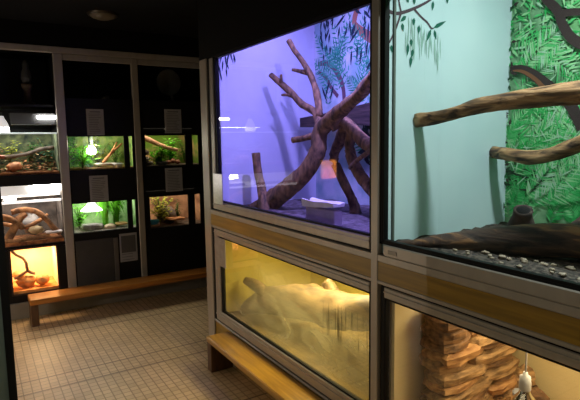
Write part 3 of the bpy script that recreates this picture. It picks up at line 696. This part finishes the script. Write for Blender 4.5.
# left bay: dark carcass boards
for q in ((XB+.004, 5.5, -.66, .35, 1.19, 1.283), (XB+.004, 5.5, -.66, .35, .629, .655), (XB+.004, XB+.02, -.66, -.592, .147, .625), (XB+.004, XB+.02, -.198, .6, .147, .625), (XB+.004, XB+.02, -.592, -.198, .147, .213),
          (5.52, 5.55, -.66, .6, .147, 2.35), (XB+.02, 5.5, -.70, -.668, .147, 2.35), (XB+.004, 5.5, .36, .38, .147, 2.35), (XB+.022, 5.5, -.60, -.19, .19, .212), (4.985, 5.3, .62, .94, 1.02, 1.046)):
    struct('wall_back_board', B(*q), BLK)
up = MB()   # dim cavity behind the dark upper panes, with a shelf board
up.box(XB+.02, 5.5, -2.5, -.735, 1.90, 1.925); up.box(5.5, 5.52, -2.5, -.735, 1.925, 2.35)
struct('wall_back_cavity', up, DARKWALL)
struct('window_1', MB().quad((XB+.012, -1.34, 1.96), (XB+.012, -.735, 1.96), (XB+.012, -.735, 2.296), (XB+.012, -1.34, 2.296)), GLS)
struct('window_2', MB().quad((XB+.012, -2.5, 1.96), (XB+.012, -1.40, 1.96), (XB+.012, -1.40, 2.296), (XB+.012, -2.5, 2.296)), GLS)
dp = thing('cabinet_door', (XB, -.92, .24), 'plain dark grey lower door under the two middle tanks of the back wall', 'door')
B(XB-.006, XB+.004, -1.085, -.745, .165, .645, bev=.003).build('door_leaf', GREY, dp)
B(XB-.009, XB+.004, -1.13, -1.088, .165, .64, bev=.003).build('edge_strip', flat('grey edge strip', rgb(96, 90, 82), .5), dp)

# ---- small tanks
def tank(y0, y1, z0, z1, label, bg, floor_m, depth=.40, x=XB+.022, group=None, top=True):
    t = thing('terrarium', (x+depth/2, (y0+y1)/2, z0), label, 'terrarium', group)
    MB().box(x+depth, x+depth+.01, y0, y1, z0, z1).build('backdrop', bg, t)
    MB().box(x, x+depth, y0-.008, y0, z0, z1).build('side_panel', bg, t)
    MB().box(x, x+depth, y1, y1+.008, z0, z1).build('side_panel', bg, t)
    MB().box(x, x+depth, y0, y1, z0-.012, z0+.02).build('bedding', floor_m, t)
    if top: MB().box(x, x+depth, y0, y1, z1, z1+.008).build('lid', BLK, t)
    MB().quad((x+.003, y0, z0), (x+.003, y1, z0), (x+.003, y1, z1), (x+.003, y0, z1)).build('glass_pane', GLS, t)
    return t
def light(name, loc, size, power, col, rot=(0, 0, 0), sy=None):
    l = bpy.data.lights.new(name, 'AREA'); l.energy = power; l.color = col; l.size = size
    if sy: l.shape = 'RECTANGLE'; l.size_y = sy
    o = bpy.data.objects.new(name, l); COL.objects.link(o); o.location = loc; o.rotation_euler = rot
    return o
def plamp(name, loc, power, col, r=.02):
    l = bpy.data.lights.new(name, 'POINT'); l.energy = power; l.color = col; l.shadow_soft_size = r
    o = bpy.data.objects.new(name, l); COL.objects.link(o); o.location = loc
    return o
LV = [leafmat('vivid leaf', rgb(40, 120, 24), rgb(120, 190, 50)), leafmat('yellow green leaf', rgb(120, 140, 40), rgb(196, 190, 90)), leafmat('deep leaf', rgb(16, 70, 30), rgb(50, 120, 50)), leafmat('lime leaf', rgb(90, 190, 40), rgb(160, 226, 90))]
STEM = noisy('green stem', rgb(60, 80, 30), rgb(100, 110, 50), 20)
def plant(base, h, spread, n, ll, lw, mat, label, droop=.5, group=None, name='leafy_plant', toward=(-.5, 0)):
    x, y, z = base
    t = thing(name, base, label, 'plant', group)
    st = MB(); lv = MB()
    for i in range(n):
        a = random.uniform(0, 6.28); r = random.uniform(.1, 1)*spread; hh = h*random.uniform(.35, 1)
        e = Vector((x+math.cos(a)*r+toward[0]*r*.3, y+math.sin(a)*r, z+hh))
        st.tube([(x, y, z), (x+(e.x-x)*.3, y+(e.y-y)*.3, z+hh*.6), tuple(e)], .0025, 5, step=.05)
        for k in range(5):
            q = Vector((x, y, z)).lerp(e, .35+.65*k/4); q.z += .1*hh*math.sin(math.pi*k/4)
            b = random.uniform(0, 6.28)
            lv.leaf3(q, (math.cos(b), math.sin(b), random.uniform(-.2, .7)), ll*random.uniform(.7, 1.2), lw, 0, droop)
    st.build('stem', STEM, t); lv.build('leaves', mat, t)
    return t
def grassy(base, h, spread, n, w, mat, label, name='grass_plant'):
    x, y, z = base; t = thing(name, base, label, 'plant'); mb = MB()
    for i in range(n):
        a = random.uniform(0, 6.28); r = random.uniform(.2, 1)*spread; hh = h*random.uniform(.6, 1)
        p0 = Vector((x+random.uniform(-.02, .02), y+random.uniform(-.02, .02), z))
        p1 = Vector((x+math.cos(a)*r*.4, y+math.sin(a)*r*.4, z+hh)); p2 = Vector((x+math.cos(a)*r, y+math.sin(a)*r, z+hh*random.uniform(.35, .9)))
        sd = Vector((-math.sin(a), math.cos(a), 0))*w/2
        mb.add([p0+sd*.6, p0-sd*.6, p1-sd, p1+sd, p2], [(0,1,2,3), (3,2,4)])
    mb.build('blades', mat, t); return t
GBACK = noisy('green jungle backdrop', rgb(90, 150, 70), rgb(196, 206, 120), 12, .9, lo=.35, hi=.65)
GBACK2 = noisy('bright green backdrop', rgb(104, 156, 80), rgb(186, 216, 160), 9, .9)
GBACK4 = noisy('olive and peach backdrop', rgb(92, 122, 30), rgb(214, 160, 116), 5, .9, lo=.46, hi=.66)
GBACK6 = noisy('peach stone backdrop', rgb(120, 80, 56), rgb(216, 168, 130), 6, .9)
GBACK1 = noisy('mossy dark backdrop', rgb(30, 40, 36), rgb(110, 116, 80), 14, .9)
GBACK2L = noisy('grey slate backdrop', rgb(44, 38, 36), rgb(118, 106, 98), 7, .9)
OBACK = noisy('pale warm backdrop', rgb(244, 216, 170), rgb(250, 230, 196), 4, .9)
SOIL = noisy('tan soil', rgb(120, 84, 44), rgb(190, 140, 80), 30, .9, bump=.4)
GRAV = noisy('grey gravel', rgb(90, 82, 76), rgb(170, 158, 146), 60, .9, bump=.5)
LITT = noisy('orange brown leaf litter', rgb(96, 48, 26), rgb(196, 128, 76), 22, .9, bump=.6)
BR = noisy('orange brown branch', rgb(140, 84, 44), rgb(206, 140, 86), 14, .8, bump=.4)
BRP = noisy('pinkish tan branch', rgb(180, 124, 90), rgb(228, 176, 140), 14, .8, bump=.4)
STONE = noisy('pale stone', rgb(160, 148, 132), rgb(214, 202, 186), 16, .8, bump=.3)
DSTONE = noisy('dark stone', rgb(56, 46, 40), rgb(110, 90, 74), 12, .8, bump=.4)

# middle upper tank
tank(-1.336, -.736, 1.295, 1.70, 'upper middle tank with glowing bulb, fern leaves and orange twigs', GBACK, SOIL)
gl = MB().lathe((5.16,-.965,1.435), [(0,0),(.024,.005),(.040,.022),(.046,.044),(.040,.068),(.024,.088),(.018,.095)], 18)
hl = thing('heat_bulb', (5.16, -.965, 1.435), 'white glowing bulb in the fern tank of the back wall', 'lamp')
gl.build('bulb', emit('bright bulb', (1, .96, .88, 1), 14), hl); MB().lathe((5.16,-.965,1.528), [(.018,0),(.022,.02),(.022,.17),(0,.17)], 14).build('socket', flat('dull green grey socket', rgb(96, 110, 84), .7), hl)
plant((5.12,-.87,1.315), .22, .12, 34, .09, .022, LV[3], 'fern like green plant left of the glowing bulb', .8)
plant((5.30,-1.05,1.315), .27, .13, 20, .06, .02, LV[1], 'yellow green leafy plant behind the glowing bulb', .4)
plant((5.30,-.82,1.315), .3, .10, 16, .05, .02, LV[2], 'dark green plant in the rear corner of the fern tank', .4)
plant((5.32,-1.22,1.315), .26, .08, 14, .045, .018, LV[0], 'green plant behind the orange twigs in the fern tank', .4)
tag(MB().tube([(5.10,-1.05,1.36),(5.13,-1.12,1.43),(5.15,-1.19,1.49),(5.17,-1.26,1.545)], [.012,.013,.012,.010], 10, .2).tube([(5.13,-1.12,1.43),(5.12,-1.17,1.505),(5.12,-1.20,1.56)], [.009,.008,.007], 8, .2).build('branch', BR), 'orange brown forked twig slanting up on the right of the fern tank', 'branch')
tag(slab(5.12,-1.08,1.347,.12,.20,.028,0,.0,3).build('stone_slab', STONE), 'flat grey slab lying on the fern tank floor', 'stone slab')
tag(MB().lathe((5.09,-1.19,1.315), [(.04,0),(.055,.03),(.058,.04),(.05,.04),(.04,.02),(0,.018)], 18).build('water_dish', WHITE), 'small white dish at the right of the fern tank floor', 'dish')
# middle lower tank
tank(-1.336, -.736, .70, 1.08, 'lower middle tank with white lamp dome and bright bamboo like leaves', GBACK2, GRAV)
dl = thing('dome_lamp', (5.13, -.93, .90), 'white dome lamp glowing in the lower middle tank of the back wall', 'lamp')
MB().lathe((5.13,-.93,.905), [(.10,0),(.096,.012),(.07,.032),(.045,.05),(.036,.07),(.03,.10),(.02,.12),(0,.12)], 24).build('lamp_shade', glow('lit white enamel', (1, 1, .98, 1), 3.2), dl)
MB().lathe((5.13,-.93,.895), [(0,0),(.022,.006),(.032,.02),(.024,.04)], 16).build('bulb', emit('lamp bulb', (1, .98, .92, 1), 10), dl)
grassy((5.17,-1.06,.72), .34, .12, 80, .03, LV[3], 'bright lime long bladed plant beside the dome lamp', 'bladed_plant')
grassy((5.20,-1.17,.72), .33, .12, 60, .026, LV[0], 'green bladed plant behind the ochre slab in the dome lamp tank', 'bladed_plant')
plant((5.26,-.83,.72), .24, .11, 26, .06, .026, LV[3], 'green plant in the left corner of the dome lamp tank', .5)
plant((5.34,-1.22,.72), .26, .07, 12, .045, .018, LV[2], 'green plant at the right wall of the dome lamp tank', .5)
tag(slab(5.13,-.93,.752,.14,.20,.045,.05,.1,8).build('rock', noisy('grey brown rock', rgb(90, 80, 76), rgb(170, 160, 156), 10, .8, bump=.5)), 'flat grey rock under the dome lamp', 'rock')
tag(MB().blob((5.10,-1.09,.735), .05, .055, .03, .25, seed=2).build('rock', noisy('pinkish rock', rgb(180, 150, 126), rgb(222, 196, 172), 10, .8)), 'pinkish tan rounded rock beside the flat grey one', 'rock')
tag(slab(5.13,-1.20,.755,.12,.11,.02,0,.0,5).build('stone_slab', noisy('ochre slab', rgb(150, 112, 64), rgb(204, 160, 100), 10, .8)), 'ochre slab at the right end of the dome lamp tank', 'stone slab')
# right upper tank
tank(-2.05, -1.437, 1.30, 1.70, 'upper right back tank with diagonal tan branch and green leaves', GBACK4, DSTONE)
tag(MB().tube([(5.12,-1.45,1.60),(5.14,-1.52,1.575),(5.14,-1.62,1.53),(5.13,-1.72,1.49),(5.14,-1.82,1.47)], [.028,.026,.022,.018,.014], 12, .25).build('branch', BRP), 'pinkish tan branch slanting down across the upper right back tank', 'branch')
plant((5.22,-1.64,1.32), .2, .14, 30, .08, .034, LV[0], 'dark green broad leaved plant under the tan branch', .5)
plant((5.26,-1.78,1.32), .26, .12, 28, .07, .032, LV[3], 'lime green plant behind the tan branch', .4)
plant((5.34,-1.96,1.32), .24, .06, 12, .05, .02, LV[0], 'green plant at the far right of the upper right tank', .4)
for i, (y, z, r, m) in enumerate(((-1.465,1.45,.035,DSTONE), (-1.47,1.385,.03,STONE), (-1.48,1.34,.035,DSTONE), (-1.52,1.345,.022,STONE))):
    tag(MB().blob((5.09, y, z), r, r, r*.8, .3, seed=i+.5).build('rock', m), 'small rock in the heap at the left of the upper right tank', 'rock', 'rock heap in the upper right tank')
tag(MB().lathe((5.10,-1.63,1.32), [(.05,0),(.065,.03),(.068,.036),(.06,.036),(.05,.016),(0,.014)], 20).build('water_dish', flat('dark slate dish', rgb(70, 70, 74), .4)), 'dark round dish on the floor of the upper right back tank', 'dish')
for i, y in enumerate((-1.70, -1.75, -1.80)):
    tag(MB().blob((5.10, y, 1.345+.01*(i % 2)), .028, .028, .022, .35, seed=i+4).build('rock', noisy('reddish gravel', rgb(120, 64, 44), rgb(196, 130, 96), 20)), 'small reddish stone on the floor right of the dark dish', 'rock', 'reddish stones by the dark dish')
# right lower tank
tank(-2.05, -1.452, .675, 1.08, 'lower right back tank with blue bowl and yellow green bush', GBACK6, DSTONE)
plant((5.13,-1.60,.70), .31, .13, 44, .05, .032, LV[1], 'yellow green small leaved bush right of the blue bowl', .2)
plant((5.25,-1.83,.70), .24, .05, 12, .05, .02, LV[2], 'dark green plant at the right of the blue bowl tank', .3)
bw = MB().lathe((5.09,-1.515,.715), [(.03,0),(.05,.012),(.058,.04),(.06,.045),(.052,.044),(.046,.03),(0,.028)], 22)
tag(bw.build('water_bowl', flat('light blue plastic', rgb(70, 170, 220), .35)), 'light blue water bowl in the lower right back tank', 'bowl')
tag(MB().blob((5.24,-1.72,.77), .12, .09, .10, .3, seed=6).build('rock', DSTONE), 'dark hollow looking rock behind the yellow green bush', 'rock')
tag(slab(5.11,-1.75,.755,.13,.19,.022,.06,.05,7).build('wood_slab', BR), 'tan wooden slab at the front of the lower right back tank', 'slab')
# left upper tank: leaf litter, hood with tube and a dome above
tk1 = tank(-.652, .34, 1.285, 1.648, 'upper left open tank full of leaf litter and mossy branches', GBACK1, LITT, top=False)
MB().box(XB+.018, XB+.03, -.652, .34, 1.640, 1.652, bev=.002).build('tank_rim', glow('self glowing rim', (.8, .9, .9, 1), .35), tk1)  # rim's brightness is put in as emission, it is no lamp
lf = MB()
for i in range(700):
    y = random.uniform(-.64, .1); x = random.uniform(5.05, 5.38); z = 1.31+(x-5.05)*.8*random.uniform(.2, 1)
    a = random.uniform(0, 6.28)
    lf.leaf3((x, y, z), (math.cos(a), math.sin(a), random.uniform(-.2, .5)), .05, .025, random.choice((0, 0, 1, 2)), .3)
tag(lf.build('leaf_litter', [LITT, noisy('pale dead leaf', rgb(170, 130, 80), rgb(214, 180, 130), 20), noisy('mossy leaf', rgb(70, 90, 40), rgb(130, 140, 70), 20)]), 'heap of brown leaf litter in the upper left open tank', 'leaf litter', kind='stuff')
tag(MB().blob((5.10,-.30,1.35), .05, .062, .042, .5, seed=9).build('rock', noisy('orange rock', rgb(150, 84, 46), rgb(214, 142, 92), 12)), 'orange brown rounded rock on the leaf litter', 'rock')
tag(slab(5.08,-.15,1.45,.10,.16,.03,.1,.2,2).build('bark_piece', noisy('red bark', rgb(130, 62, 36), rgb(180, 100, 62), 12)), 'reddish bark piece at the left edge above the leaf litter', 'bark')
plant((5.30,-.60,1.33), .28, .08, 18, .05, .02, leafmat('teal leaf', rgb(50, 100, 80), rgb(110, 170, 140)), 'teal green plant in the right rear of the leaf litter tank', .6)
plant((5.25,-.28,1.38), .22, .10, 16, .05, .022, LV[1], 'pale green plant behind the orange rock', .5)
plant((5.30,-.45,1.36), .22, .10, 20, .045, .02, LV[2], 'dark green plant behind the leaf litter in the open tank', .5)
tag(MB().tube([(5.2,-.64,1.52),(5.18,-.52,1.50),(5.2,-.4,1.46),(5.22,-.2,1.44),(5.22,.0,1.5)], [.02,.018,.018,.018,.02], 10, .3).build('branch', DSTONE), 'dark mossy branch across the leaf litter tank', 'branch')
HOOD = flat('grey lamp hood', rgb(88, 88, 88), .5)
TUBE1 = emit('white tube light', (1, .98, .95, 1), 22)
def tubelight(y0, y1, z0, z1, yh, label, s_hood=True):
    t = thing('tube_light', (5.1, (y0+y1)/2, z0), label, 'light')
    MB().tube([(5.045, y0, (z0+z1)/2), (5.045, y1, (z0+z1)/2)], (z1-z0)/2, 14, step=.1).build('tube', TUBE1, t)
    mb = MB()
    a = [(5.06, z1+.02), (5.30, z1+.03), (5.30, z1+.015), (5.07, z0-.055), (5.055, z0-.05)]
    vs = [(x, y, z) for y in (y0, yh) for x, z in a]
    mb.add(vs, [(0,1,2,3,4), (9,8,7,6,5)]+[(i, i+5, (i+1) % 5+5, (i+1) % 5) for i in range(5)])
    mb.build('hood', s_hood if s_hood is not True else HOOD, t); return t
tubelight(-.655, -.505, 1.775, 1.803, -.30, 'short white tube light in a grey hood over the leaf litter tank')
cl = thing('clamp_lamp', (5.08, -.225, 1.66), 'white dome clamp lamp standing on rim at far left above leaf litter', 'lamp')
MB().lathe((5.10,-.225,1.658), [(.062,0),(.06,.05),(.045,.09),(.03,.115),(.022,.14),(0,.14)], 20).build('lamp_shade', glow('warm lit enamel', (1, .95, .9, 1), .55), cl)
MB().lathe((5.10,-.225,1.797), [(.012,0),(.012,.03),(0,.03)], 12).build('socket', flat('grey socket', rgb(90, 90, 90)), cl)
# left lower tank: driftwood arches
tk2 = tank(-.652, .34, .668, 1.045, 'lower left open tank crowded with arched driftwood', GBACK2L, LITT, top=False)
MB().box(XB+.016, XB+.032, -.652, .34, 1.034, 1.056, bev=.003).build('tank_rim', glow('self glowing lower rim', (1, .97, .92, 1), 1.1), tk2)  # bright rim line made by emission in the material, not by a lamp
dw = [([(5.16,-.14,.86),(5.15,-.26,.82),(5.16,-.36,.80),(5.17,-.46,.84),(5.18,-.55,.90)], [.016,.018,.02,.018,.012], 'thin dark edged driftwood crossing behind the grey rock'),
      ([(5.12,-.64,.72),(5.10,-.58,.78),(5.09,-.52,.87),(5.10,-.45,.94),(5.12,-.36,.965),(5.12,-.25,.95)], [.022,.024,.024,.024,.024,.026], 'tan arched driftwood bending down at the right of the driftwood tank'),
      ([(5.10,-.20,.70),(5.09,-.26,.80),(5.10,-.30,.88),(5.12,-.36,.93)], [.03,.034,.032,.028], 'thick upright tan driftwood at the left of the arch'),
      ([(5.07,-.12,.93),(5.08,-.2,.91),(5.09,-.28,.86),(5.1,-.33,.80)], [.026,.028,.03,.026], 'orange driftwood piece slanting down from the far left'),
      ([(5.06,-.12,.70),(5.06,-.26,.695),(5.07,-.40,.71),(5.08,-.54,.715)], [.024,.024,.02,.016], 'long tan driftwood lying along the tank floor')]
DWM = noisy('mottled driftwood', rgb(98, 62, 36), rgb(186, 128, 80), 16, .85, bump=.7)
for pts, r, lab in dw: tag(MB().tube(pts, r, 12, .32, step=.02, freq=10).build('driftwood', DWM), lab, 'driftwood')
tag(MB().blob((5.10,-.44,.775), .045, .06, .035, .35, seed=3).build('rock', noisy('cream rock', rgb(170, 140, 100), rgb(220, 194, 150), 14)), 'cream brown rock under the driftwood arch', 'rock')
tag(MB().blob((5.26,-.42,.80), .07, .08, .09, .35, seed=5).build('rock', noisy('grey rock', rgb(90, 84, 80), rgb(150, 144, 140), 12)), 'grey rock at the rear under the driftwood arch', 'rock')
tag(slab(5.08,-.58,.745,.11,.15,.02,0,.05,6).build('stone_slab', noisy('lilac white slab', rgb(176, 164, 164), rgb(224, 214, 214), 12)), 'pale flat slab at the right front of the driftwood tank', 'stone slab')
tubelight(-.655, -.43, 1.138, 1.186, .3, 'wide white tube light under the beam over the driftwood tank', glow('white self glowing hood', (.9, .88, .84, 1), .35))  # tube light falling on the hood is put into its material as glow
B(5.40, 5.42, -.655, .34, 1.05, 1.19).build('x', flat('white reflector board', rgb(220, 216, 210), .6))
bpy.data.objects['x'].name = 'reflector_board'
tag(bpy.data.objects['reflector_board'], 'white reflector board behind the wide tube light', 'board')
cl = thing('clamp_lamp', (5.10, -.245, 1.055), 'white cone lamp shade standing on the driftwood tank rim', 'lamp')
MB().lathe((5.10,-.245,1.058), [(.055,0),(.045,.05),(.03,.10),(.02,.12),(0,.12)], 20).build('lamp_shade', glow('bright lit enamel', (1, .97, .93, 1), .8), cl)
MB().lathe((5.10,-.245,1.176), [(.012,0),(.012,.012),(0,.012)], 12).build('socket', flat('grey lamp socket', rgb(90, 90, 90)), cl)
# bottom left tank: orange
tk7 = tank(-.580, -.210, .226, .627, 'small orange glowing tank at the bottom left of the back wall', OBACK, noisy('orange sand', rgb(206, 130, 62), rgb(232, 164, 92), 20, .9))
tag(MB().tube([(5.10,-.225,.61),(5.11,-.26,.56),(5.12,-.31,.525),(5.12,-.335,.47),(5.12,-.345,.40),(5.12,-.40,.365)], [.012,.013,.013,.014,.015,.012], 10, .25).tube([(5.12,-.34,.40),(5.10,-.28,.37),(5.09,-.23,.35)], [.013,.012,.012], 10, .2).build('branch', noisy('grey brown twig', rgb(110, 78, 60), rgb(150, 112, 86), 16)), 'thin crooked twig in the orange glowing tank', 'branch')
for i, (y, r, z) in enumerate(((-.27,.05,.36), (-.33,.075,.30), (-.46,.06,.30))):
    tag(MB().blob((5.16-.02*i, y, z), r, r, r*.75, .4, seed=i+12).build('rock', noisy('sandstone', rgb(206, 136, 72), rgb(232, 170, 104), 14)), ('ochre rock high at the left edge of the orange tank', 'largest sandy rock at the foot of the crooked twig', 'low sandy rock right of the crooked twig')[i], 'rock')
MB().box(XB-.004, XB+.003, -.592, -.578, .215, .635).box(XB-.004, XB+.003, -.212, -.198, .215, .635).box(XB-.004, XB+.003, -.592, -.198, .625, .637).box(XB-.004, XB+.003, -.592, -.198, .213, .227).build('tank_frame', flat('brown frame', rgb(60, 40, 30), .5), tk7)

# ---- sheets on the panels
def sheet(y0, y1, z0, z1, label, dark=False, group=None):
    t = thing('information_sheet', (XB-.001, (y0+y1)/2, z0), label, 'sign', group)
    B(XB-.004, XB+.004, y1, y0, z0, z1).build('paper', PAPER, t)
    mb = MB(); x = XB-.0048
    if dark:
        mb.box(XB-.006, XB-.004, y1+.014, y0-.014, z0+.09, z1-.022)
        mb.build('picture_panel', flat('dark picture', rgb(82, 80, 78), .6), t)
        mb = MB(); n = 3; zz0, zz1 = z0+.02, z0+.075
    else: n = 12; zz0, zz1 = z0+.02, z1-.045; mb.box(x, XB-.004, y1+.03, y0-.03, z1-.03, z1-.02)
    for i in range(n):
        z = zz1-(zz1-zz0)*i/(n-1)
        mb.box(x, XB-.004, y1+.018+random.uniform(0, .05), y0-.018, z-.0025, z+.0025)
    mb.build('printed_text', INK, t)
sheet(-.911, -1.063, 1.625, 1.865, 'white printed sheet above the fern tank on the back wall')
sheet(-.902, -1.066, 1.003, 1.248, 'white printed sheet above the dome lamp tank on the back wall')
sheet(-1.648, -1.820, 1.640, 1.878, 'white printed sheet above the tank with diagonal tan branch')
sheet(-1.630, -1.806, 1.050, 1.290, 'white printed sheet above the blue bowl tank')
sheet(-1.145, -1.312, .390, .670, 'grey framed card with dark picture beside the lower grey door', True)

# ---- dim things high up
orn = thing('wooden_ornament', (5.25, -.46, 1.9), 'dim brown carved ornament on the dark shelf above the leaf litter tank', 'ornament')
CARV = noisy('dark carved wood', rgb(56, 44, 34), rgb(92, 72, 56), 18, .8)
MB().lathe((5.25,-.46,1.905), [(0,0),(.055,0),(.06,.02),(.035,.04),(.03,.13),(.045,.16),(.05,.19),(0,.19)], 16).build('pedestal', CARV, orn)
MB().lathe((5.25,-.46,2.095), [(0,0),(.03,0),(.045,.05),(.04,.1),(.025,.14),(.028,.17),(.018,.20),(0,.22)], 16).build('figure', flat('grey figure', rgb(52, 51, 50), .8), orn)
B(5.1, 5.5, -.655, .34, 1.88, 1.904).build('wall_shelf', BLK)
tag(bpy.data.objects['wall_shelf'], 'black shelf board carrying the dim ornament', 'shelf')
dish = thing('round_dish_lamp', (5.2, -1.78, 1.925), 'dim grey round dish on a short stand behind dark glass above right tanks', 'lamp')
MB().lathe((5.2,-1.775,2.165), [(0,0.03),(.06,.025),(.11,.012),(.135,0),(.128,-.004),(.06,.01),(0,.016)], 26, axis=(1, .1, .05)).build('dish', flat('grey dish', rgb(120, 116, 110), .6), dish)
MB().tube([(5.22,-1.80,2.06),(5.22,-1.82,1.96),(5.22,-1.82,1.928)], [.012,.012,.03], 10).build('stand', flat('pale stand', rgb(140, 136, 128), .6), dish)
cl = thing('ceiling_lamp', (4.442, -.986, 2.6), 'dim round brown ceiling lamp above the back wall terrariums', 'lamp')
MB().lathe((4.442,-.986,2.6), [(.125,0),(.12,-.012),(.105,-.016)], 28).build('lamp_rim', flat('bronze rim', rgb(60, 52, 42), .35, .6), cl)
MB().lathe((4.442,-.986,2.6), [(.105,-.014),(.09,-.028),(.05,-.042),(0,-.046)], 28).build('lamp_glass', glow('brown lamp glass', rgb(80, 68, 48), .02), cl)
cl.children[0]
# tank seen only as a reflection in the violet glass, further along the back wall
tank(.66, .89, 1.06, 1.31, 'orange lit tank further left along the back wall', OBACK, SOIL, depth=.12, x=XB-.02)

# ------------------------------------------------------------------ light
light('violet_lamp', (1.95, -1.505, 2.5), .05, 44, (.33, .28, 1.0))
light('violet_fill_lamp', (2.6, -1.75, 2.54), 1.0, 14, (.33, .28, 1.0), sy=.4)
light('white_lamp', (.72, -1.74, 2.53), .10, 25, (.86, .98, 1.0))
light('yellow_lamp', (2.3, -1.75, .97), .9, 24, (1, .84, .42), sy=.3)
light('cream_lamp', (.9, -1.8, .975), .9, 8, (1, .82, .5), sy=.3)
plamp('fern_tank_lamp', (5.085, -1.0, 1.54), 4.5, (1, .95, .8))
light('dome_tank_lamp', (5.2, -1.03, 1.07), .3, 3.0, (1, 1, .88), sy=.5)
light('branch_tank_lamp', (5.15, -1.68, 1.69), .3, 2.6, (1, .9, .66), sy=.5)
light('bowl_tank_lamp', (5.15, -1.68, 1.07), .3, 2.8, (1, .84, .62), sy=.5)
light('litter_tank_lamp', (5.12, -.35, 1.70), .2, 5.0, (.96, 1, .95), sy=.5)
light('driftwood_tank_lamp', (5.14, -.35, 1.10), .2, 4.5, (1, .93, .84), sy=.5)
light('orange_tank_lamp', (5.2, -.42, .62), .15, 5, (1, .66, .34), sy=.2)
light('far_tank_lamp', (5.03, .78, 1.30), .06, 9, (1, .40, .10), sy=.2)
plamp('partition_fill', (1.7, .4, 1.2), 7, (.95, .95, .8), 0)  # added fill point that brightens the left partition, no fixture there
light('room_fill', (-.6, -.5, 2.58), .5, 8, (1, .84, .6))  # added ambient fill behind the camera for the frame faces
for q, e in (((3.9, 1.2, .55), 8), ((4.3, .8, .8), 5), ((3.6, 1.6, .5), 4)): plamp('left_side_fill', q, e*2.25, (1, .84, .66), 0)  # added fill points for the posts, in place of unseen tanks on the left
w = bpy.data.worlds.new('World'); SC.world = w; w.use_nodes = True
bg = w.node_tree.nodes['Background']; bg.inputs[0].default_value = (1, .88, .72, 1); bg.inputs[1].default_value = .004

# ------------------------------------------------------------------ camera
cam = bpy.data.cameras.new('Camera'); co = bpy.data.objects.new('Camera', cam); COL.objects.link(co)
cam.sensor_fit = 'HORIZONTAL'; cam.sensor_width = 36; cam.lens = 506.0/580*36; cam.clip_start = .05
from mathutils import Matrix
yaw, pitch, roll = math.radians(-31.86), math.radians(6.72), math.radians(-.87)
fwd = Vector((math.cos(yaw)*math.cos(pitch), math.sin(yaw)*math.cos(pitch), -math.sin(pitch)))
rt = Vector((math.sin(yaw), -math.cos(yaw), 0)); upv = rt.cross(fwd)
r2 = rt*math.cos(roll)+upv*math.sin(roll); u2 = -rt*math.sin(roll)+upv*math.cos(roll)
M = Matrix((r2, u2, -fwd)).transposed().to_4x4(); M.translation = Vector((0, 0, 1.55))
co.matrix_world = M
SC.camera = co
SC.view_settings.view_transform = 'Standard'; SC.view_settings.look = 'None'
SC.cycles.use_denoising = True
SC.cycles.sample_clamp_indirect = 4
SC.cycles.transparent_max_bounces = 24
